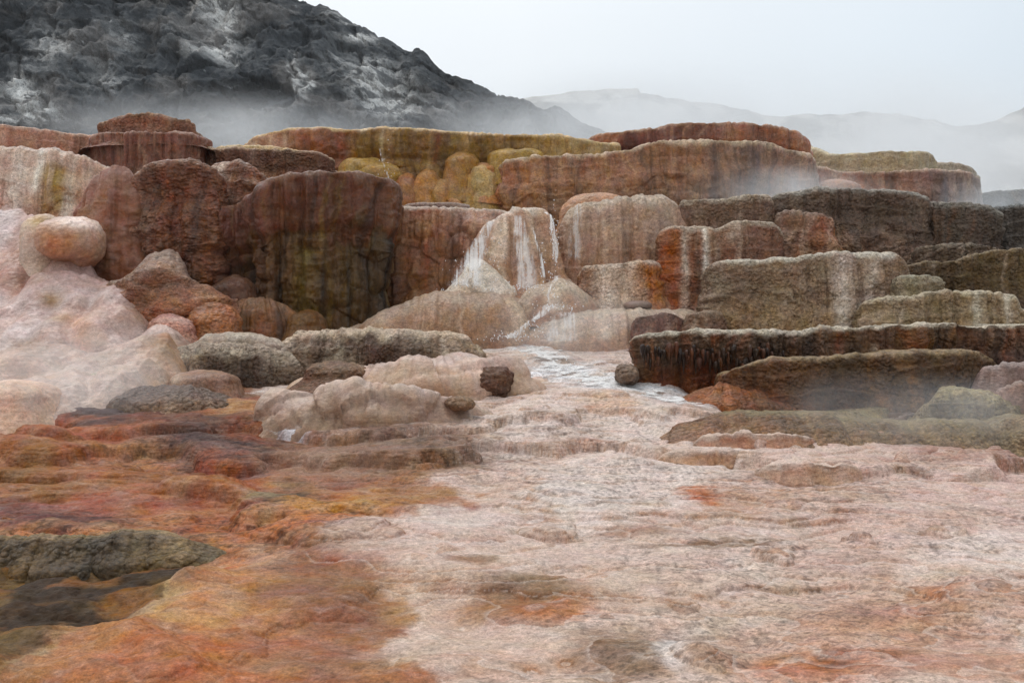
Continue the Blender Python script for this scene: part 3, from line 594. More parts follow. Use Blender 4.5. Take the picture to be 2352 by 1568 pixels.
terrace('crusted_terrace', 'thin brown terrace with a knobbly crust, right of the cap rock', [(440, 336), (470, 336), (500, 342), (560, 341), (640, 341), (700, 347), (745, 356), (763, 368), (766, 392)], 32, 450, 'wall', 1.4, wrap=1.6, wn=3, back=4, mat='crust', up='5e4032', lo='8a6450', split=(.52, .68), rimc='b0957f', rimw=.05, seed=25, flute=.06, nod=.02, streak=.25)
terrace('pale_terrace', 'narrow cream coloured ledge behind the knobbly brown terrace', [(470, 352), (510, 336), (560, 334), (620, 336), (680, 345)], 35, 380, 'wall', .6, wrap=1, back=3, mat='flow', up='b49a78', seed=26, streak=.2)

# ------------------------------------------------------------------ main wall, left half
terrace('flowstone_dome', 'large smooth reddish brown dome beside the yellow stained column', [(160, 560), (166, 480), (183, 425), (213, 393), (255, 381), (292, 386), (326, 412), (346, 460), (356, 540)], 27.3, 760, 'dome', .55, wrap=1.3, wn=2.2, back=1.5, mat='smooth', up='82573f', lo='70402a', rimc='9a7464', rimw=.25, seed=31, lump=.16, flute=.06, ff=1.2, nod=.014, lobe=.1, ls=(.9, .8), split=(.2, .5), streak=.4, stc=('40231a', 'a07c68'), cat='rock dome', gain=.9, drips=[(322, 24, '4e2a1c', .05, .8, .75), (285, 30, '7a4020', .0, .4, .7), (215, 26, '94705c', .4, .9, .5)])
terrace('rugged_pillar', 'rugged rust brown pillar with scaly ledges between the smooth dome and the dark wall', [(322, 440), (332, 392), (360, 376), (390, 370), (430, 368), (462, 371), (490, 384), (508, 410), (515, 450)], 27.2, 790, 'wall', 1.6, wrap=.9, wn=2.8, back=2, mat='scale',
    up=[(330, '7a5645'), (400, '5d3520'), (480, '6a4430')], lo='50301f', split=(.3, .75), rimc='7f5c4a', rimw=.1, seed=32, flute=.16, ff=2.0, lobe=.14, ls=(.6, .7), lump=.16, nod=.035, nods=5, streak=.5, stc=('2a1710', '8a4c26'), cat='rock pillar',
    drips=[(505, 8, '22130e', 0, .6, .8), (455, 10, '261610', .1, .8, .6), (345, 18, '6a4c3e', .1, .75, .8)])
terrace('brown_mound', 'brown knob with a white mineral streak on its left, just above the dark wall', [(468, 420), (476, 380), (500, 365), (540, 362), (575, 369), (605, 386), (622, 410), (626, 440)], 28.2, 520, 'flow', .9, wrap=1.6, wn=2.2, back=2, mat='scale', up='6e4530', lo='5e3a28', rimc='80604e', seed=33, flute=.1, lobe=.15, nod=.02, nods=6, streak=.4, stc=('331d12', '9a7a66'),
    drips=[(500, 14, 'b8a49a', .4, .98, .85), (520, 12, 'a48c80', .1, .6, .8), (585, 20, '7d4c24', .3, .8, .6)])
terrace('dark_wall', 'tall dark olive brown wall under a fringed overhanging lip, streaked black', [(330, 620, 1.3), (350, 540, 1.2), (400, 490, 1.2), (480, 478, 1.1), (545, 466, 1.0), (590, 440, .5), (608, 424, .1), (626, 411), (660, 401), (700, 396), (780, 393), (850, 399), (890, 410), (910, 426), (918, 470)], 26.4, 815, 'over', 1.45, wrap=1.7, wn=3.2, back=3, mat='flow',
    up=[(400, '5a3424'), (520, '5c3626'), (620, '643a28'), (750, '56321f'), (900, '623c28')], lo=[(400, '5a3826'), (480, '54341f'), (600, '5a3c20'), (800, '503a1a'), (900, '44301c')], split=(.64, .72), seed=34, flute=.17, ff=2.2, lobe=.2, ls=(.8, .85), lump=.1, nod=.018, streak=.6, stc=('1c130c', '6e5426'), gain=.9, rimc='7a5440', rimw=.05, rib=.1,
    drips=[(700, 26, '66561e', .2, .62, .6), (560, 6, '15100c', 0, .66, .7), (640, 5, '15100c', 0, .64, .6), (745, 6, '15100c', 0, .64, .7), (800, 5, '15100c', 0, .64, .6), (890, 10, '120d0a', 0, .7, .8), (500, 9, '1c120e', 0, .7, .7)], cat='rock wall')
terrace('brown_wall', 'central brown wall with pillowed lobes just left of the waterfall', [(893, 560), (902, 490), (930, 477), (1000, 475), (1080, 477), (1130, 480), (1160, 492), (1170, 560)], 28, 815, 'wall', 1.4, wrap=1.2, wn=3.5, back=5, mat='flow', up=[(900, '6e482e'), (1000, '84583f'), (1100, '8a6654')], lo=[(900, '583820'), (1000, '744a2a'), (1100, '845c3e')],
    split=(.4, .92), rimc='b8a498', rimw=.05, seed=36, flute=.12, ff=1.7, lobe=.2, ls=(.55, .8), lump=.08, nod=.02, streak=.45, stc=('38241a', 'a68468'), drips=[(1040, 6, '3a2618', .1, .8, .6), (985, 5, '8a4a20', .2, .8, .5), (930, 5, '3a2418', .1, .9, .6)], cat='rock wall')
terrace('rock_slab', 'thin dark purplish slab lying on the rim of the central brown wall', [(925, 478), (932, 470), (960, 466), (1010, 466), (1055, 468), (1072, 474)], 28.6, 480, 'wall', .5, wrap=.5, back=1.2, mat='flow', up='6e5852', rimc='a08c84', seed=37, edge=.01, cat='rock slab')

# foot of the left wall
terrace('rock_mound', 'grey topped rust orange mound at the foot of the rugged pillar', [(262, 740), (274, 650), (292, 604), (325, 580), (372, 575), (415, 580), (445, 606), (468, 656), (486, 715)], 25.2, 800, 'dome', 1.3, wrap=1.4, wn=2.2, back=1.2, up='80604e', lo='80523a', seed=41, cat='rock mound', mat='scale', rimc='80695e', rimw=.3, lump=.22, lobe=.2, ls=(.8,.7), split=(.4,.8), nod=.02, nods=6, streak=.3, stc=('4a2c1c','a07a5c'), drips=[(440,30,'94603c',.3,.8,.7),(430,30,'7a5c30',.0,.35,.7),(345,20,'5e3626',.2,.6,.7)])
terrace('rock_mound', 'wide orange brown block with black streaks at the foot of the dark wall', [(474, 760), (486, 712), (505, 690), (550, 683), (610, 684), (650, 692), (672, 715), (682, 760)], 25.6, 800, 'dome', 0.8, wrap=1.2, wn=2.2, back=1.2, up='754c2c', lo='6a4222', seed=42, cat='rock mound', mat='flow', lump=.1, nod=.015, flute=.1, streak=.5, stc=('2e1e12','94602e'), rimc='7d5a40', rimw=.1, drips=[(560,8,'43341a',.0,.9,.7),(640,12,'2c1e14',.0,.9,.7),(600,10,'8a4e28',.1,.9,.6)])
mound('rock_mound', 'small rounded orange mound left of the black streaked block', 492, 748, 24.8, 56, 40, .8, '7d4e30', seed=43, lump=.16, nod=.02, p=2, skirt=.6, mat='scale')
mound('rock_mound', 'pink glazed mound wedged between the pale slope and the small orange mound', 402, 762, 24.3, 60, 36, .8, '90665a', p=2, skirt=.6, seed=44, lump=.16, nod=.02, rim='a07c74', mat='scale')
mound('rock_mound', 'dark tan mound tucked right of the black streaked block', 705, 748, 26.0, 44, 34, .7, '634221', p=2, skirt=.6, seed=45, lump=.16, mat='flow', gain=.9)
mound('rock_mound', 'dim brown lump behind the black streaked block', 530, 672, 26.6, 56, 34, .7, '573828', p=2, skirt=.5, mat='flow', seed=46, lump=.2, gain=.9)
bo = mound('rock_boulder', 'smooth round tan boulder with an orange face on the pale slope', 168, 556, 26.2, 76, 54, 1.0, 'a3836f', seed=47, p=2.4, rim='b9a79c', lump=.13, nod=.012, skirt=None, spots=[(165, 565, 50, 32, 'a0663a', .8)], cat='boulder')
mound('rock_mound', 'yellowish shoulder of pale rock pressed against the round tan boulder', 108, 555, 26.7, 48, 58, .8, 'b09c8c', seed=48, lump=.1, skirt=.3, drop=2.5, spots=[(115, 515, 25, 16, '8f7438', .8)])

# ------------------------------------------------------------------ pale slope at the left
SY = [16.0, 18.5, 20, 21, 22, 23, 24, 25, 26, 27, 28, 29.5]; SP = [1250, 1010, 925, 880, 845, 800, 765, 715, 655, 590, 515, 470]
SE = [0, 80, 250, 330, 380, 390, 370, 320, 240, 140, 60, 0]
sx, sy = np.meshgrid(np.linspace(-15.5, -4.2, 740), np.linspace(16.5, 29.5, 700))
spx = sx / sy * F + CX; spy = smooth_curve(SY, SP, sy) + .9 * np.maximum(spx - smooth_curve(SY, SE, sy), 0)
sz = (CY - spy) / F * sy
wx_ = sx + .5 * fbm(sx * .5, sy * .5, 0, 3, 300); wy_ = sy + .5 * fbm(sx * .5, sy * .5, 0, 3, 301)
f1 = softcells(wx_ * .6, wy_ * .48, 15, 302); sz = sz + .75 * (1 - (f1 / .85) ** 2) - .5
f1 = softcells(wx_ * 1.4, wy_ * 1.2, 16, 303); sz = sz + .2 * (1 - (f1 / .9) ** 2)
sz = sz + .5 * np.exp(-((sx + 10.0) / 1.3) ** 2 - ((sy - 25.7) / 1.4) ** 2)
sz = sz + .12 * fbm(sx, sy, 0, 4, 304) + .03 * fbm(sx * 5, sy * 5, sz * 3, 3, 305)
f1, f2, iv = worley(sx * 8, sy * 8 + sz * 6, 306); sz = sz + .012 * (1 - f1)
sC = np.tile(lin('c3a79d'), sx.shape + (1,))
sC = mixc(sC, lin('b68c7c'), ss(-.1, .5, fbm(sx * .6, sy * .7, sz * .5, 4, 307)) * .9)
sC = mixc(sC, lin('d8c8c4'), ss(-.1, .5, fbm(sx * .7, sy * .6, sz * .5, 4, 308)) * .9)
sC = mixc(sC, lin('cdb29c'), ss(24, 21, sy) * .6)
sC = mixc(sC, lin('b88a58'), ss(330, 420, spx + 40 * fbm(sx, sy, 0, 3, 309)) * ss(23.5, 22, sy) * .7)
for hx, hy, rx_, ry2, hc, am in [(115, 690, 32, 20, '96724a', .9), (140, 730, 30, 14, 'a88464', .8), (80, 590, 80, 22, 'a87c6a', .8), (50, 640, 60, 20, 'a07868', .7), (330, 720, 60, 26, 'a88468', .8), (260, 650, 70, 30, 'a98478', .6), (180, 760, 40, 50, 'd0a080', .6), (60, 790, 60, 14, 'a08068', .8), (380, 800, 60, 30, '8a6840', .7)]:
    sC = mixc(sC, lin(hc), np.exp(-((spx - hx) / rx_) ** 2 - ((CY - sz / sy * F - hy) / ry2) ** 2) * am)
sC = sC * 0.76 * (1 + .2 * fbm(sx * 3, sy * 3, sz * 3, 4, 310))[..., None]
g2 = grid_obj('flowstone_slope', sx, sy, sz, sC, MAT['smooth']); tag(g2, kind='structure')

# ------------------------------------------------------------------ middle: the falls
terrace('fall_mound', 'tall fan shaped mound the waterfall pours over, with white splashed flanks', [(1052, 600), (1068, 560), (1100, 522), (1125, 497), (1150, 484), (1200, 479), (1240, 484), (1258, 500), (1265, 540)], 27, 730, 'flow', 1.4, wrap=1.8, wn=2.0, back=2, mat='flow', up='96745e', lo=[(1030, 'b09684'), (1130, '9c7858'), (1260, '8a6648')],
    rimc='cfc2b8', rimw=.08, seed=51, flute=.2, ff=2.4, lobe=.2, ls=(.9, 1.2), split=(.1, .35), lump=.05, nod=.006, streak=.4, stc=('5d4230', 'c8b8aa'), cat='rock mound',
    drips=[(1105, 26, 'e6e2de', .08, .55, .95), (1090, 16, 'e0dcd8', .5, .85, .8), (1150, 20, 'c8b8aa', .55, .98, .6), (1235, 8, 'ded8d4', .0, .35, .8), (1205, 14, 'b8a494', .6, 1, .7)])
terrace('splash_mound', 'white splashed mound left of the fan shaped mound', [(1010, 700), (1022, 668), (1040, 640), (1058, 616), (1082, 596), (1108, 590), (1132, 600), (1150, 645)], 26.0, 710, 'dome', 0.8, wrap=1.0, wn=2.2, back=1.2, up='cdc2b8', lo='b09882', seed=52, cat='rock mound', mat='flow', rimc='c4b4a6', rimw=.2, lobe=.1, ls=(.5,.5), nod=.006, drips=[(1085,26,'dcd4ce',.35,.98,.75),(1050,14,'cfc4ba',.2,.8,.6)])
terrace('draped_wall', 'taupe wall combed with fine vertical strands right of the waterfall', [(1272, 570), (1278, 510), (1290, 476), (1320, 463), (1400, 456), (1430, 449), (1480, 447), (1530, 449), (1550, 456), (1558, 480), (1560, 540)], 27.5, 690, 'dome', .7, wrap=1.4, wn=3, back=4, mat='flow', up='957a69', lo='93705b',
    rimc='b9a596', rimw=.12, seed=54, flute=.16, ff=1.5, lump=.06, nod=.018, nods=10, streak=.3, stc=('5a4438', 'b8a698'), drips=[(1433, 9, '604a3c', .0, .9, .7), (1455, 4, 'd8d0ca', .05, .35, .8), (1515, 14, '76625a', .1, .9, .6), (1395, 10, '7d6250', .05, .9, .6)], cat='rock wall')
terrace('rock_block', 'squat block with white runs and an orange wedge below the draped wall', [(1332, 668), (1336, 630), (1352, 612), (1420, 606), (1470, 600), (1495, 599), (1508, 612), (1510, 640)], 26.2, 740, 'wall', 1.6, wrap=.9, wn=3, back=2, mat='crust', up=[(1335, '7a563e'), (1400, 'a08878'), (1480, '8a5a38'), (1510, '805838')], lo=[(1335, '7a5a48'), (1420, 'b09484'), (1510, '9a7c6a')],
    rimc='b8a496', rimw=.06, seed=55, flute=.1, ff=2.2, lobe=.1, nod=.02, drips=[(1388, 16, 'c4b4aa', .0, 1, .9), (1440, 20, 'b8a698', .0, 1, .7), (1482, 22, '93591f', .25, .92, .75), (1362, 8, '5e3c24', .1, .8, .6)], cat='rock block')
terrace('fall_mound', 'rounded tan mound under the thin waterfall', [(1204, 700), (1214, 672), (1232, 652), (1262, 641), (1295, 639), (1325, 645), (1342, 662), (1350, 690)], 25.6, 725, 'dome', 0.9, wrap=1.0, wn=2.2, back=1.2, up='a48a76', lo='8a6850', seed=56, cat='rock mound', mat='flow', rimc='b8a494', rimw=.2, lump=.06, nod=.01, flute=.06, drips=[(1270,14,'c9bcb0',.3,1,.8)])
terrace('water_mound', 'long fan of wet brown flowstone spreading left from the foot of the falls', [(735, 782), (790, 745), (850, 722), (930, 688), (1000, 671), (1060, 667), (1120, 668), (1180, 676), (1222, 692), (1242, 718), (1250, 750)], 25.3, 800, 'dome', 1.1, wrap=1.6, wn=2.6, back=2.5, mat='flow', up=[(760, '9a7c68'), (950, '8a6850'), (1240, '8a6850')], lo=[(760, '94745c'), (1000, '7d5a42'), (1240, '86664e')],
    rimc='b09a8a', rimw=.16, seed=57, flute=.1, ff=1.4, lump=.05, nod=.012, streak=.3, stc=('5a4030', 'b8a494'), drips=[(1175, 22, 'b49c8a', .0, .9, .8), (970, 14, 'ad9484', .0, .9, .6), (890, 14, 'a58a78', .0, .9, .5)], cat='rock mound')
terrace('water_mound', 'low mound glazed by water, right of the splashing pool', [(1196, 790), (1204, 755), (1225, 735), (1265, 722), (1330, 714), (1420, 710), (1500, 708), (1600, 712)], 25.2, 800, 'dome', .9, wrap=1.2, wn=3, back=1.6, mat='flow', up='a08878', lo='93735e', rimc='b9a698', rimw=.16, seed=58, flute=.07, lump=.08, nod=.008, streak=.3, stc=('6a5040', 'd0c4ba'), drips=[(1290, 20, 'c4b6ac', .3, 1, .6), (1380, 16, 'c4b6ac', .4, 1, .5)], cat='rock mound')
terrace('rock_block', 'dark red block on the low glazed mound', [(1446, 775), (1452, 745), (1462, 730), (1490, 723), (1530, 721), (1556, 724), (1568, 736), (1572, 765)], 24.6, 790, 'wall', .7, wrap=.6, wn=3, back=1, mat='crust', up='66443a', lo='5d3524', rimc='6f564c', rimw=.04, seed=59, flute=.05, nod=.015, streak=.35, cat='rock block')
mound('rock_cobble', 'small flat dark stone on the wet ledge below the orange wedge', 1465, 702, 25.7, 32, 11, .3, '6e5c52', seed=60, lump=.03, skirt=None, cat='stone')

# ------------------------------------------------------------------ right wall
terrace('crusted_terrace', 'upper grey brown crusted block right of the draped wall', [(1555, 520), (1560, 474), (1575, 460), (1610, 456), (1650, 456), (1690, 452), (1720, 446), (1755, 446), (1766, 458), (1768, 510)], 28, 600, 'wall', 1.2, wrap=.9, wn=4, back=3, mat='crust', up='665042', lo='7d6658', split=(.55, .7), rimc='b0a090', rimw=.06, seed=61, nod=.035, flute=.07, streak=.3)
terrace('crusted_terrace', 'stepped orange and grey block with two white mineral runs', [(1512, 600), (1518, 545), (1535, 526), (1570, 520), (1620, 521), (1650, 522), (1680, 511), (1720, 507), (1755, 509), (1776, 520), (1782, 545), (1782, 600)], 26.7, 800, 'wall', 2.2, wrap=.9, wn=3.5, back=2, mat='crust', up=[(1515, '7a5c4a'), (1560, '7d4626'), (1620, '74523c'), (1700, '745244'), (1780, '6a4a3c')], lo=[(1515, '8a6c5c'), (1600, '845846'), (1700, '7d6455')],
    rimc='a99a8c', rimw=.07, seed=62, nod=.03, flute=.1, lobe=.1, streak=.35, drips=[(1572, 9, 'c0b4aa', .1, .95, .8), (1620, 8, 'd4ccc6', .05, 1, .95), (1598, 9, '463022', .45, .95, .7), (1545, 16, '8c4518', .35, .85, .7), (1670, 22, 'b4a89c', .85, 1, .7), (1606, 10, 'd0c8c2', .02, .38, .9), (1645, 10, 'a08c7e', .1, .9, .6)])
terrace('crusted_terrace', 'widest dark grey crusted terrace below the steamy upper tiers', [(1762, 520), (1768, 462), (1795, 444), (1840, 435), (1900, 431), (1960, 432), (2040, 437), (2090, 442), (2118, 455), (2130, 470), (2134, 520)], 28.5, 660, 'wall', 1.4, wrap=1.5, wn=4, back=3.5, mat='crust', up='54443a', lo='786052', split=(.42, .66), rimc='a09a94', rimw=.06, seed=63, nod=.04, flute=.08, lobe=.12, ls=(.5, .4), lump=.12, streak=.35, stc=('2a221e', '9a8878'))
terrace('orange_outcrop', 'orange brown knob set into the dark grey terrace wall', [(1776, 560), (1786, 492), (1820, 482), (1850, 488), (1885, 489), (1906, 500), (1914, 540), (1916, 580)], 27.6, 650, 'wall', 1.6, wrap=.8, wn=2.6, back=1.2, mat='crust', up=[(1780, '806a5e'), (1840, '6f5040'), (1900, '80553c')], lo='75503c', seed=64, rimc='8a7468', lobe=.14, nod=.03, flute=.1, drips=[(1795, 14, '9a8a80', 0, .6, .8), (1905, 8, '5e5230', .0, .6, .6)])
terrace('crusted_terrace', 'dark rust stained crusted wall behind the flat slab at right', [(2112, 510), (2120, 470), (2150, 463), (2200, 463), (2240, 467), (2270, 474), (2284, 490), (2288, 540)], 29, 650, 'wall', 1.3, wrap=1.2, wn=3.5, back=3, mat='crust', up='4e423a', lo='463830', rimc='86807a', rimw=.08, seed=65, nod=.04, flute=.08, streak=.5, stc=('221c1a', '6a452c'))
terrace('crusted_terrace', 'dark wall fading in the steam at the right edge, streaked with pale runs', [(2268, 540), (2280, 482), (2310, 474), (2360, 471), (2460, 470), (2700, 466)], 30, 640, 'wall', 1.2, wrap=1.4, wn=3.5, back=3, mat='crust', up='504a46', lo='5c524c', rimc='7a7c7e', seed=66, nod=.03, flute=.08, streak=.4, res=2.6)
terrace('rock_slab', 'flat dark slab at the base of the rust stained wall at right', [(2092, 598), (2102, 570), (2140, 562), (2200, 559), (2260, 561), (2290, 568), (2304, 580)], 27.2, 640, 'wall', .9, wrap=1, wn=3, back=1.5, mat='crust', up='544438', rimc='7a6c60', seed=67, nod=.02, cat='rock slab')
terrace('olive_terrace', 'dark olive brown terrace rising toward the right edge', [(2055, 650), (2064, 612), (2100, 603), (2150, 599), (2195, 599), (2215, 590), (2245, 579), (2300, 571), (2400, 565), (2650, 560)], 26.2, 730, 'wall', 1.8, wrap=1.2, wn=4, back=2.5, mat='crust', up=[(2060, '453629'), (2250, '54432c'), (2350, '5a4a32')], lo=[(2060, '3a2d26'), (2350, '4c3a2c')], rimc='7d6c56', rimw=.05, seed=68, nod=.03, flute=.08, res=2.4)
terrace('crusted_wall', 'large tan crusted wall with white drips above the long dark shelf', [(1630, 680), (1636, 625), (1655, 604), (1690, 597), (1760, 593), (1830, 590), (1850, 584), (1900, 580), (1960, 581), (2040, 583), (2056, 594), (2060, 640)], 25.3, 800, 'wall', 2.4, wrap=.9, wn=4, back=2.2, mat='crust', up=[(1635, '746254'), (1800, '7a6450'), (1950, '887468'), (2060, '786250')], lo=[(1635, '785e48'), (1800, '826a50'), (2060, '806a54')],
    rimc='c2b9ae', rimw=.06, seed=69, nod=.035, flute=.09, lobe=.12, ls=(.45, .4), lump=.1, streak=.3, stc=('4a3c2c', 'b0a496'), drips=[(1925, 18, 'c4b8b2', .15, .95, .7), (1995, 14, 'b4a8a0', .3, .95, .6), (1880, 12, '50442f', .5, .97, .5), (1960, 8, 'd0c8c4', .15, .5, .6)], cat='rock wall')
terrace('rock_block', 'small grey tan block between the tan wall and the olive terrace', [(2046, 680), (2054, 640), (2075, 633), (2110, 630), (2145, 632), (2158, 642), (2160, 665)], 25.0, 700, 'wall', .9, wrap=.6, wn=3, back=1.2, mat='crust', up='7d7260', lo='746650', rimc='a8a090', rimw=.05, seed=70, nod=.02, cat='rock block')
terrace('olive_terrace', 'low tan olive terrace with two pale drips at the right, behind the long dark shelf', [(1974, 720), (1984, 692), (2010, 685), (2060, 682), (2100, 678), (2130, 669), (2180, 667), (2250, 669), (2310, 670), (2332, 680), (2345, 705), (2420, 712)], 24.2, 800, 'wall', 1.4, wrap=.8, wn=4, back=1.6, mat='crust', up='7c6a54', lo='806a50', rimc='b0a492', rimw=.05, seed=71, nod=.025, flute=.07, lobe=.08, drips=[(2230, 12, 'b8b0a4', .2, 1, .7), (2310, 8, 'bcb4aa', .3, 1, .7)])
terrace('craggy_outcrop', 'dark craggy lump at the left foot of the tan crusted wall', [(1570, 760), (1580, 722), (1620, 712), (1650, 716), (1662, 740)], 24.5, 790, 'wall', .8, wrap=.6, back=.8, mat='crust', up='5e4636', lo='6a4c38', seed=72, nod=.03, lobe=.08, rimc='8a7464')
ds = terrace('dark_shelf', 'long dark brown shelf with a pale crusted rim and hanging drips at right', [(1450, 830), (1452, 785), (1462, 772), (1490, 765), (1560, 762), (1640, 761), (1700, 760), (1780, 762), (1830, 761), (1870, 755), (1930, 752), (2000, 748), (2100, 745), (2250, 743), (2350, 744), (2700, 742)], 21.9, [(1450, 905), (1700, 930), (2700, 960)],
    'drum', .5, wrap=.7, wn=6, back=3.2, mat='crust', up=[(1455, '5c4636'), (1800, '4e3c30'), (2100, '5e4028'), (2352, '64493a')], lo=[(1455, '6a3c20'), (1700, '66381c'), (2100, '402a1e'), (2352, '54423a')], split=(.45, .8), rimc='bdb3a6', rimw=.05, seed=73, nod=.03, nods=8, flute=.12, ff=2.2, lump=.1, streak=.55, stc=('1c1512', '7a3e1a'), gain=.95,
    drips=[(2005, 7, 'a89a8e', .55, .8, .7), (1860, 14, '1c1a1a', 0, .9, .6)], cat='rock shelf')
for i in range(64):
    rr = random.Random(i + 300); px = 1475 + i * 5.1 + rr.uniform(-3, 3); ln = rr.uniform(10, 24); cy_ = 822 + rr.uniform(-16, 22)
    mound('drip', None, px, cy_, 21.66 + rr.uniform(-.05, .06), rr.uniform(2.2, 4.6), ln, .06, rr.choice(['4a2a18', '5a341c', '32200f', '2a1a10']), parent=ds, lump=.02, lf=4, nod=0, mat='flow', seed=i, res=2.2, skirt=None, taper=.8, gain=.7)
terrace('dark_shelf', 'dark olive brown shelf in front of the long pale rimmed one', [(1672, 858), (1700, 842), (1750, 829), (1800, 823), (1850, 820), (1950, 816), (2050, 810), (2150, 806), (2230, 805), (2262, 812), (2285, 826), (2300, 850)], 20.5, [(1640, 960), (1750, 985), (2300, 1010)],
    'wall', 1.5, ledge=.16, wrap=.9, wn=5, back=2.2, mat='crust', up=[(1700, '5c3c26'), (1900, '4e3822'), (2100, '4a3624'), (2280, '54402e')], lo=[(1700, '6a4226'), (1900, '5a3e26'), (2280, '604832')], split=(.5, .75), rimc='8a7458', rimw=.04, seed=74, nod=.025, flute=.12, ff=1.4, lobe=.1, ls=(1.2, .6), lump=.1, streak=.5, stc=('261c14', '7a5430'), gain=.95, cat='rock shelf')
terrace('rock_mound', 'low rust orange bank under the hanging drips', [(1560, 930), (1575, 902), (1600, 890), (1680, 882), (1760, 886), (1800, 905), (1830, 940)], 20.4, 985, 'dome', 1.2, wrap=1.0, wn=2.2, back=1.2, up='7a4a2c', lo='6e4226', seed=75, cat='rock mound', mat='crust', lump=.14, nod=.025, lobe=.1, streak=.45, stc=('33221a','9a5c30'), rimc='8a5a3c', rimw=.06, drips=[(1740,40,'4e3a2a',.0,.9,.7)])
terrace('rock_mound', 'rounded tan olive mound at the lower right end of the dark shelves', [(2108, 960), (2120, 918), (2145, 902), (2200, 896), (2270, 897), (2315, 908), (2340, 940)], 18.8, 1010, 'dome', 0.5, wrap=1.2, wn=2.2, back=1.2, up='75664a', lo='54452e', seed=76, cat='rock mound', mat='crust', rimc='948668', rimw=.08, lump=.1, nod=.025, flute=.08, streak=.4, stc=('2c2418','8a7a58'), split=(.2,.7), drips=[(2150,26,'3e3222',.1,.8,.7)])
terrace('olive_bank', 'long olive brown bank sloping from the dark shelves down to the pale flats', [(1600, 975), (1640, 950), (1720, 948), (1800, 955), (1900, 960), (2000, 966), (2120, 972), (2250, 968), (2350, 962), (2700, 960)], 18.0, [(1600, 985), (1900, 1015), (2700, 1050)], 'flow', 1.6, wrap=.8, wn=4, back=1.4, mat='crust', up=[(1600, '6a4a34'), (1900, '5a4630'), (2250, '66563a'), (2350, '6e5c44')], lo=[(1600, '7a5c46'), (2000, '6e5640'), (2350, '7a6650')], seed=77, nod=.022, flute=.06, lobe=.08, lump=.14, streak=.4, stc=('3a2c20', '8a7454'), rimc='807052', rimw=.04, cat='rock bank', res=2.3)
terrace('hazy_ledge', 'hazy mauve grey ledge stepping down at the right edge beside the dark shelf', [(2235, 870), (2252, 846), (2290, 838), (2360, 832), (2600, 828)], 20.0, 920, 'flow', .5, wrap=.8, back=1.6, mat='ground', up='7d6a62', lo='85706a', seed=78, rimc='9a8c86', nod=.02, cat='rock ledge')
terrace('hazy_ledge', 'lower hazy mauve grey ledge at the right edge above the olive bank', [(2265, 915), (2285, 890), (2330, 878), (2400, 872), (2600, 868)], 19.2, 980, 'flow', .5, wrap=.8, back=1.6, mat='ground', up='8a7268', lo='856c58', seed=79, rimc='9a8a82', nod=.02, cat='rock ledge')
mound('rock_boulder', 'small grey brown boulder against the left end of the long dark shelf', 1440, 858, 21.75, 28, 26, .5, '6a574c', seed=80, lump=.12, lf=2, nod=.03, p=2.0, mat='crust', cat='boulder', skirt=None)

# ------------------------------------------------------------------ middle ground at the left
terrace('crusted_shelf', 'dark grey crusted shelf with whitened top in front of the fan of wet flowstone', [(640, 850), (648, 800), (662, 770), (690, 762), (760, 758), (900, 756), (1000, 757), (1055, 762), (1080, 770), (1092, 785), (1094, 815)], 22.9, 875, 'dome', .7, wrap=.9, wn=3.4, back=2.6, mat='crust', up=[(650, '7d6858'), (760, '503c2f'), (900, '4a372b'), (1090, '7a6552')], lo=[(650, '6f5a4a'), (900, '3c2a1f'), (1090, '5e4a3a')],
    rimc='c4b09e', rimw=.1, seed=81, nod=.045, nods=7, flute=.1, lobe=.12, ls=(.4, .35), lump=.1, streak=.45, stc=('2c211c', 'b8aa9e'), drips=[(665, 18, 'b4a8a0', 0, 1, .8), (790, 30, 'a89888', .1, .7, .6), (870, 20, '4c2f20', .2, .7, .6)], cat='rock shelf')
terrace('crusted_shelf', 'dark fringed shelf dripping water at the left end of the whitened one', [(376, 850), (382, 812), (400, 797), (440, 789), (510, 785), (570, 787), (620, 795), (655, 806), (680, 825), (690, 850)], 22.3, 890, 'dome', .7, wrap=.9, wn=2.6, back=1.6, mat='crust', up=[(380, '8a7258'), (480, '4e3c2e'), (600, '403024'), (690, '6a5646')], lo=[(380, '75583f'), (500, '3a2a20'), (690, '4a3a30')],
    rimc='a8988a', rimw=.12, seed=82, nod=.045, nods=7, flute=.1, ff=3, lump=.1, streak=.4, stc=('281e18', 'a89684'), drips=[(395, 10, 'c4b4a4', .3, 1, .8), (420, 10, 'b8a898', .3, 1, .7), (450, 14, 'a08c78', .4, 1, .5)], cat='rock shelf')
terrace('crusted_shelf', 'thin grey slab with combed edge behind the dark fringed shelf', [(440, 790), (455, 773), (490, 766), (550, 765), (600, 769), (640, 778)], 22.8, 800, 'dome', .5, wrap=.5, back=1, mat='flow', up='7d6c5e', lo='5e4c40', rimc='b4a498', rimw=.1, seed=83, flute=.05, cat='rock slab')
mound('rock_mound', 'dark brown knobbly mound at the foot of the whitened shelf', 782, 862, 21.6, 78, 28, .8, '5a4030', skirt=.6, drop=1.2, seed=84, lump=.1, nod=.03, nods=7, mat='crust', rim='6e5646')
mound('rock_mound', 'small brown wet apron under the dark fringed shelf', 470, 878, 21.3, 80, 26, .7, '80604e', seed=85, lump=.1, mat='flow', spots=[(410, 870, 20, 16, 'b8a494', .7)])
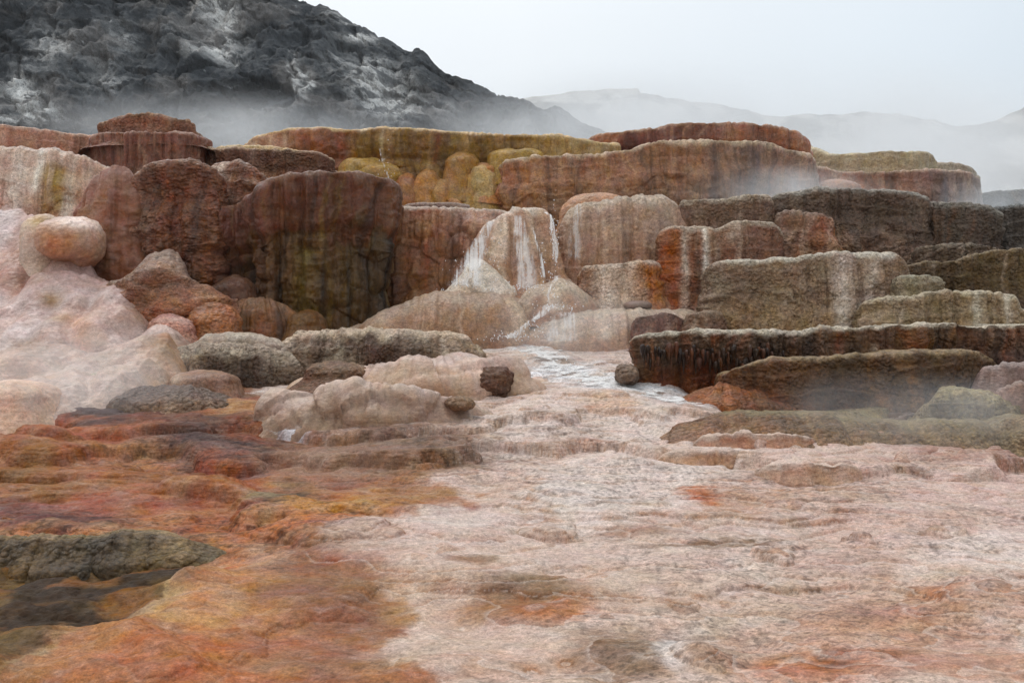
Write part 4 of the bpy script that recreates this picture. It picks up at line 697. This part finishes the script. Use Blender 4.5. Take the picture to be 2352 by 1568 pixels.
terrace('rock_mound', 'long grey white and olive mound in the steam at lower left', [(62, 930), (75, 885), (100, 866), (150, 857), (220, 856), (290, 862), (330, 872), (348, 890)], 20.5, 950, 'dome', 0.5, wrap=1.1, wn=2.2, back=1.2, up='9a8a70', lo='5a4e38', seed=86, cat='rock mound', mat='flow', rimc='c9bda8', rimw=.16, lump=.08, nod=.015, flute=.12, ff=2, streak=.5, stc=('463c2a','c4b8a4'), split=(.3,.8), drips=[(240,14,'b0a48e',.0,.9,.8),(320,30,'b39c80',.3,.9,.7)])
mound('rock_mound', 'pale cream mound partly outside the left edge, beside the grey white and olive mound', 20, 915, 19.2, 110, 44, 1.0, 'bd9f88', seed=87, lump=.1)
terrace('rock_mound', 'dark plum brown mound behind the orange flats', [(225, 950), (245, 918), (280, 900), (340, 890), (420, 886), (490, 892), (530, 910), (550, 935)], 20.0, 960, 'dome', 1.1, wrap=1.2, wn=2.2, back=1.2, up='5a463e', lo='54402f', seed=88, cat='rock mound', mat='crust', rimc='6a5850', rimw=.1, lump=.12, nod=.035, nods=6, lobe=.1, streak=.3, drips=[(430,50,'806450',.1,.8,.6)])
tm = terrace('flowstone_mound', 'smooth tan mound with rounded lobes in the middle, capped by thin water', [(790, 905), (815, 872), (850, 848), (900, 831), (960, 818), (1040, 812), (1100, 817), (1140, 830), (1160, 850), (1172, 890)], 21.5, 930, 'dome', 1.3, wrap=1.6, wn=2.2, back=1.2, up='b0978a', lo='a38a76', seed=89, cat='rock mound', mat='smooth', rimc='b8a498', rimw=.15, lobe=.42, ls=(1.1,.6), split=(.5,.8), lump=.14, nod=.012, streak=.2, stc=('8a6a48','c8b8aa'), drips=[(960,60,'957a62',.3,.7,.5)])
mound('rock_boulder', 'dark brown knobbly boulder at the right end of the smooth tan mound', 1132, 878, 21.3, 40, 36, .55, '5a4032', seed=90, p=2.3, lump=.12, lf=2, nod=.04, nods=8, mat='crust', cat='boulder', skirt=None)
cm = terrace('flowstone_mound', 'cracked tan mound of crowded lobes left of the white stream', [(640, 985), (660, 945), (700, 918), (760, 901), (850, 893), (930, 896), (1000, 908), (1045, 930), (1068, 960), (1080, 990)], 19.0, 1010, 'dome', 1.4, wrap=1.7, wn=2.2, back=1.2, up='b39a8a', lo='8f7664', seed=91, cat='rock mound', mat='smooth', rimc='b8a496', rimw=.15, lobe=.42, ls=(.9,.55), split=(.55,.85), lump=.16, nod=.022, nods=5, streak=.25, stc=('6a5240','c8b8aa'), drips=[(730,50,'7a6450',.2,.75,.7),(880,60,'8a7058',.1,.5,.6),(1020,30,'806a58',.1,.6,.6)])
mound('rock_cobble', 'small dark knobbly stone between the cracked tan mound and the dark boulder', 1056, 926, 18.75, 30, 15, .3, '6e5644', seed=92, lump=.05, p=2.0, skirt=None, nod=.02, mat='crust', cat='stone')

# low ledges on the pale flats
def flat(label, rim, Y, bot, c1, c2, seed, **kw):
    return terrace('rimstone_ledge', label, rim, Y, bot, 'wall', .8, wrap=.5, wn=3.5, back=1.3, mat='ground', up=c1, lo=c2, rimc='c9b6a8', rimw=.035, seed=seed, nod=.018, nods=8, flute=.05, lobe=.07, ls=(.45, .3), lump=.05, streak=.25, stc=('6a4c3a', 'c9b8aa'), cat='rock ledge', **kw)
flat('tan scalloped ledge with a flat top, left of the deep notched ledge', [(1500, 1070), (1530, 1042), (1580, 1033), (1660, 1031), (1740, 1033), (1765, 1046)], 16.2, 1088, 'a08068', 'b0947f', 401)
flat('ledge with a deep brown notch, nearest of the ledges on the pale flats', [(1728, 1110), (1738, 1072), (1770, 1064), (1850, 1061), (1930, 1063), (1966, 1072), (1976, 1105)], 15.1, 1142, 'a88a74', 'ad9080', 402, drips=[(1830, 26, '9a8272', 0, .6, .8)])
flat('reddish tan ledge nearest the dark shelves on the pale flats', [(1580, 1030), (1610, 1003), (1700, 994), (1790, 992), (1850, 1000), (1885, 1018)], 17.1, 1045, '9a7660', 'a8826e', 403)
mound('rock_cobble', 'small dark hollowed stone at the left foot of the tan scalloped ledge', 1560, 1078, 16.0, 26, 15, .25, '5e4a3a', seed=404, lump=.03, skirt=None, nod=.02, mat='crust', cat='stone')
terrace('dark_mound', 'big dark olive brown mound in the left foreground, above an orange bank', [(-700, 1250), (-200, 1242), (0, 1238), (150, 1234), (300, 1231), (400, 1233), (450, 1242), (472, 1256), (478, 1290)], 12.0, [(-700, 1600), (0, 1480), (250, 1420), (478, 1330)], 'flow', 1.0, wrap=.7, wn=3, back=.7, top='a5683f', mat='crust',
    up=[(-300, '58452a'), (100, '54422a'), (250, '443624'), (480, '80694a')], lo=[(-300, '5c4828'), (150, '40301c'), (330, '624a28'), (480, '86704a')], split=(.5, .8), rimc='86704e', rimw=.02, seed=405, nod=.02, nods=9, flute=.08, ff=1.3, lobe=.14, ls=(.8, .45), lump=.14, streak=.4, stc=('1e1812', '7d5a2c'), cat='rock mound', gain=.8,
    drips=[(130, 90, '1c1510', .1, .62, .85), (300, 50, '80502a', .05, .5, .7), (420, 40, '8a744a', .1, .6, .6), (30, 40, '6a4a22', .3, .8, .5)])

# ------------------------------------------------------------------ running water
def water_mat():
    m = bpy.data.materials.new('foaming_water'); m.use_nodes = True; t = m.node_tree; n = t.nodes; L = t.links
    b = n['Principled BSDF']; b.inputs['Base Color'].default_value = (.8, .77, .74, 1); b.inputs['Roughness'].default_value = .45
    a = n.new('ShaderNodeAttribute'); a.attribute_name = 'Col'; sp_ = n.new('ShaderNodeSeparateColor'); L.new(a.outputs['Color'], sp_.inputs[0])
    L.new(sp_.outputs[0], b.inputs['Alpha'])
    g = n.new('ShaderNodeNewGeometry'); x = n.new('ShaderNodeTexNoise'); x.inputs['Scale'].default_value = 16; x.inputs['Detail'].default_value = 6; L.new(g.outputs['Position'], x.inputs['Vector'])
    bu = n.new('ShaderNodeBump'); bu.inputs['Strength'].default_value = .8; bu.inputs['Distance'].default_value = .05; L.new(x.outputs['Fac'], bu.inputs['Height']); L.new(bu.outputs[0], b.inputs['Normal'])
    return m
MAT['water'] = water_mat()
def inv_chart(px, py):
    ys = np.linspace(8, 27, 600); k = smooth_curve(GY, GP, ys)
    Y = np.interp(-py, -k, ys); return (px - CX) / F * Y, Y
def stream(name, path, width, seed, dens=1.0):
    pxs = np.array([p[0] for p in path], float); pys = np.array([p[1] for p in path], float)
    k = np.concatenate([[0], np.cumsum(np.hypot(np.diff(pxs), np.diff(pys)))]); q = np.linspace(0, k[-1], int(k[-1] / 2.0))
    x, Y = inv_chart(np.interp(q, k, pxs), np.interp(q, k, pys))
    wd = np.interp(q, k, width)
    tx = np.gradient(x); ty = np.gradient(Y); ln = np.hypot(tx, ty) + 1e-9
    v = np.linspace(-1, 1, 60)[:, None]
    X = x + (-ty / ln) * wd * v; YY = Y + (tx / ln) * wd * v
    G_ = ground_h(X, YY, False)[0]; kk = np.ones(41) / 41
    Z = np.stack([np.convolve(np.pad(r_, 20, mode='edge'), kk, 'valid') for r_ in G_])
    Z = np.maximum(Z, G_ - .02) + .04 + .03 * fbm(X * 4, YY * 4, 0, 4, seed)
    A = .9 * ss(.05, .85, 1.3 * fbm(X * 3.5, YY * 5, 0, 6, seed + 1, .78) + .8 * (1 - v ** 2) - .25) * ss(1, .75, np.abs(v)) * ss(0, .12, q / k[-1]) * ss(1, .8, q / k[-1]) * dens
    C = np.repeat(A[..., None], 3, -1)
    return grid_obj(name, X, YY, Z, C, MAT['water'])
s1 = stream('stream', [(1120, 776), (1180, 782), (1240, 800), (1265, 838), (1320, 868), (1400, 893), (1500, 918), (1600, 945), (1680, 965)], [.9, .9, .8, .55, .5, .6, .7, .7, .7], 500)
tag(s1, kind='structure')
s2 = stream('stream', [(560, 902), (650, 905), (690, 930), (640, 960), (660, 985), (720, 1000)], [.3, .35, .4, .45, .5, .5], 510, .8); tag(s2, kind='structure')
def fall(name, label, pts, hw, seed, cat='waterfall', dens=1.0):
    """a falling thread of water: pts are (px, py, Y) down its length"""
    n = 200; t = np.linspace(0, 1, n); k = np.linspace(0, 1, len(pts))
    px = smooth_curve(k, [p[0] for p in pts], t); py = smooth_curve(k, [p[1] for p in pts], t); Y = smooth_curve(k, [p[2] for p in pts], t)
    hwv = np.interp(t, np.linspace(0, 1, len(hw)), hw) / F * Y
    v = np.linspace(-1, 1, 44)[:, None]
    x = (px - CX) / F * Y; z = (CY - py) / F * Y
    X = x + hwv * v; YY = Y - .06 * np.cos(v * 1.5) * (1 + 0 * t) + .03 * fbm(X * 8, z * 3 + 0 * X, 0, 3, seed); Z = z + 0 * v
    A = ss(-.35, 1.1, .8 * fbm(X * 30, Z * 1.6, 0, 4, seed + 1) + .7 * fbm(X * 16, Z * 6, 0, 5, seed + 3, .65) + .5 * (1 - v ** 2) - .1) * ss(1, .6, np.abs(v)) * dens * ss(0, .05, t) * ss(1, .93, t)
    o = grid_obj(name, X, YY, Z, np.repeat(A[..., None], 3, -1), MAT['water'])
    return tag(o, label, cat)
fall('waterfall', 'white waterfall between the fan shaped mound and the draped wall', [(1252, 486, 26.9), (1266, 500, 26.3), (1270, 540, 26.1), (1276, 575, 26.0), (1272, 606, 25.9)], [5, 5, 8, 9, 7], 521, dens=.8)
fall('waterfall', 'thin veil of water down the splashed left flank of the fan shaped mound', [(1128, 505, 26.0), (1108, 545, 25.7), (1088, 590, 25.5), (1075, 630, 25.2), (1068, 660, 25.1)], [10, 18, 28, 38, 48], 527, dens=.75)
fall('waterfall', 'broad thin veil down the middle of the fan shaped mound', [(1190, 492, 26.2), (1196, 530, 25.9), (1202, 580, 25.6), (1210, 640, 25.2), (1212, 665, 25.1)], [12, 20, 26, 30, 36], 528, dens=.5)
fall('waterfall', 'thin veil of water combed down the draped wall right of the main fall', [(1330, 468, 26.9), (1326, 500, 26.6), (1322, 550, 26.45), (1318, 600, 26.3)], [10, 14, 18, 20], 529, dens=.35)
fall('waterfall', 'veil of water over the front of the low glazed mound', [(1300, 716, 24.7), (1296, 735, 24.35), (1290, 760, 24.15), (1286, 785, 24.0)], [26, 34, 40, 44], 532, dens=.45)
fall('waterfall', 'thin broken run of water over the rounded tan mound below the falls', [(1282, 632, 25.2), (1268, 655, 24.9), (1258, 680, 24.75), (1268, 705, 24.7)], [10, 5, 4, 8], 522, dens=.7)
fall('waterfall', 'string of drops down the right flank of the fan shaped mound', [(1222, 520, 26.2), (1235, 565, 25.75), (1246, 610, 25.5), (1250, 640, 25.4)], [3, 4, 4, 5], 523, dens=.8)
fall('waterfall', 'small trickle splashing over the yellow lobes of the upper terrace', [(872, 340, 35.2), (878, 368, 34.6), (888, 395, 34.2), (896, 420, 34)], [1.5, 2.5, 3, 2], 524, dens=.45)
fall('waterfall', 'white run of water between the long fan of wet flowstone and the low glazed mound', [(1262, 700, 24.9), (1245, 722, 24.6), (1215, 740, 24.4), (1190, 762, 24.3), (1170, 778, 24.2)], [20, 14, 8, 12, 26], 526, dens=.6)
def spray(name, spots, seed):
    rr = np.random.RandomState(seed); V = []; Fc = []
    base = np.array([(1, 0, 0), (-1, 0, 0), (0, 1, 0), (0, -1, 0), (0, 0, 1), (0, 0, -1)], float)
    tri = [(0, 2, 4), (2, 1, 4), (1, 3, 4), (3, 0, 4), (2, 0, 5), (1, 2, 5), (3, 1, 5), (0, 3, 5)]
    for px, py, Y, sx_, sy_, n in spots:
        for i in range(n // 2):
            a, b = rr.randn(2); Yy = Y - abs(rr.randn()) * .12
            c = np.array([(px + a * sx_ - CX) / F * Yy, Yy, (CY - py - b * sy_) / F * Yy]); r = rr.uniform(.004, .013)
            o = len(V) * 6; V.append(base * np.array([r, r, r * rr.uniform(.8, 2.2)]) @ np.eye(3) + c); Fc += [(t[0] + o, t[1] + o, t[2] + o) for t in tri]
    me = bpy.data.meshes.new(name); me.from_pydata(np.concatenate(V).tolist(), [], Fc); me.materials.append(MAT['drop'])
    o = bpy.data.objects.new(name, me); col.objects.link(o); return tag(o, kind='stuff')
dm = bpy.data.materials.new('water_drops'); dm.use_nodes = True
dm.node_tree.nodes['Principled BSDF'].inputs['Base Color'].default_value = (.85, .86, .88, 1); dm.node_tree.nodes['Principled BSDF'].inputs['Roughness'].default_value = .1
MAT['drop'] = dm
spray('spray', [(1272, 540, 25.8, 5, 35, 150), (1110, 575, 25.7, 22, 26, 120), (1085, 625, 25.2, 26, 18, 120), (1075, 655, 25.1, 34, 8, 120), (1195, 662, 25.0, 18, 6, 90), (1265, 655, 24.6, 14, 20, 90), (1275, 705, 24.4, 26, 6, 140),
                (1175, 772, 24.0, 34, 5, 160), (1225, 745, 24.1, 12, 12, 60), (1245, 610, 25.2, 4, 28, 60), (885, 385, 33.8, 8, 22, 40), (1300, 850, 22.6, 40, 8, 160), (1400, 885, 21.9, 50, 8, 140)], 530)

# ------------------------------------------------------------------ haze and steam
def volume_mat(name, dens, colr=(.93, .95, .97, 1), noise_scale=None, seed=0.0, thr=(.35, .7), aniso=.1, stretch=(1, 1, 1)):
    m = bpy.data.materials.new(name); m.use_nodes = True; t = m.node_tree; n = t.nodes; L = t.links; n.clear()
    o = n.new('ShaderNodeOutputMaterial'); v = n.new('ShaderNodeVolumePrincipled'); L.new(v.outputs[0], o.inputs['Volume'])
    v.inputs['Color'].default_value = colr; v.inputs['Anisotropy'].default_value = aniso; v.inputs['Density'].default_value = dens
    if noise_scale:
        tc = n.new('ShaderNodeTexCoord'); ln = n.new('ShaderNodeVectorMath'); ln.operation = 'LENGTH'; L.new(tc.outputs['Object'], ln.inputs[0])
        fo = n.new('ShaderNodeMapRange'); fo.interpolation_type = 'SMOOTHSTEP'; fo.inputs['From Min'].default_value = .15; fo.inputs['From Max'].default_value = .98; fo.inputs['To Min'].default_value = 1; fo.inputs['To Max'].default_value = 0
        L.new(ln.outputs['Value'], fo.inputs['Value'])
        g = n.new('ShaderNodeNewGeometry'); mp = n.new('ShaderNodeMapping'); mp.inputs['Location'].default_value = (seed, seed * .7, 0); mp.inputs['Scale'].default_value = stretch; L.new(g.outputs['Position'], mp.inputs[0])
        nz = n.new('ShaderNodeTexNoise'); nz.inputs['Scale'].default_value = noise_scale; nz.inputs['Detail'].default_value = 3; nz.inputs['Distortion'].default_value = .6; L.new(mp.outputs[0], nz.inputs['Vector'])
        r = n.new('ShaderNodeMapRange'); r.inputs['From Min'].default_value = thr[0]; r.inputs['From Max'].default_value = thr[1]; r.inputs['To Min'].default_value = 0.12; L.new(nz.outputs['Fac'], r.inputs['Value'])
        a = n.new('ShaderNodeMath'); a.operation = 'MULTIPLY'; L.new(fo.outputs[0], a.inputs[0]); L.new(r.outputs[0], a.inputs[1])
        b = n.new('ShaderNodeMath'); b.operation = 'MULTIPLY'; b.inputs[1].default_value = dens; L.new(a.outputs[0], b.inputs[0]); L.new(b.outputs[0], v.inputs['Density'])
    return m
def steam(px, py, Y, rpx, rpy, ry, dens, ns, seed):
    s = Y / F
    u = np.linspace(0, 2 * math.pi, 24, endpoint=False)[None]; v = np.linspace(-math.pi / 2, math.pi / 2, 13)[:, None]
    o = grid_obj('steam', np.cos(v) * np.cos(u), np.cos(v) * np.sin(u), np.sin(v) + 0 * u, None, volume_mat('steam_air', dens, noise_scale=ns, seed=seed), closed=True)
    o.data.transform(__import__('mathutils').Matrix.Translation(o.location))
    o.location = ((px - CX) * s, Y, (CY - py) * s); o.scale = (rpx * s, ry, rpy * s)
    return tag(o, kind='stuff')
steam(620, 330, 66, 580, 100, 14, .09, .16, 3.1)
steam(1330, 322, 72, 440, 140, 16, .2, .14, 9.4)
steam(2150, 420, 70, 600, 180, 18, .2, .12, 14.2)
steam(1750, 330, 215, 950, 200, 50, .07, .03, 5.5)
steam(1800, 445, 31.4, 300, 85, 1.6, .6, .5, 21.7)
steam(2330, 500, 32.5, 240, 130, 2.4, .55, .4, 33.1)
steam(130, 860, 18.6, 420, 140, 1.7, .42, .5, 41.0)
steam(2060, 950, 17.6, 420, 120, 1.6, .45, .5, 52.0)
steam(420, 290, 60, 420, 70, 8, .1, .2, 71.0)
steam(1330, 760, 23.4, 300, 130, 1.0, .32, .6, 61.0)
def haze_box(x0, x1, y0, y1, z0, z1):
    v = [(x, y, z) for x in (x0, x1) for y in (y0, y1) for z in (z0, z1)]
    f = [(0, 1, 3, 2), (4, 6, 7, 5), (0, 4, 5, 1), (2, 3, 7, 6), (0, 2, 6, 4), (1, 5, 7, 3)]
    me = bpy.data.meshes.new('haze'); me.from_pydata(v, [], f); me.materials.append(volume_mat('haze_air', .00015))
    o = bpy.data.objects.new('haze', me); col.objects.link(o); return tag(o, kind='stuff')
haze_box(-1000, 1000, -70, 1300, -9, 190)
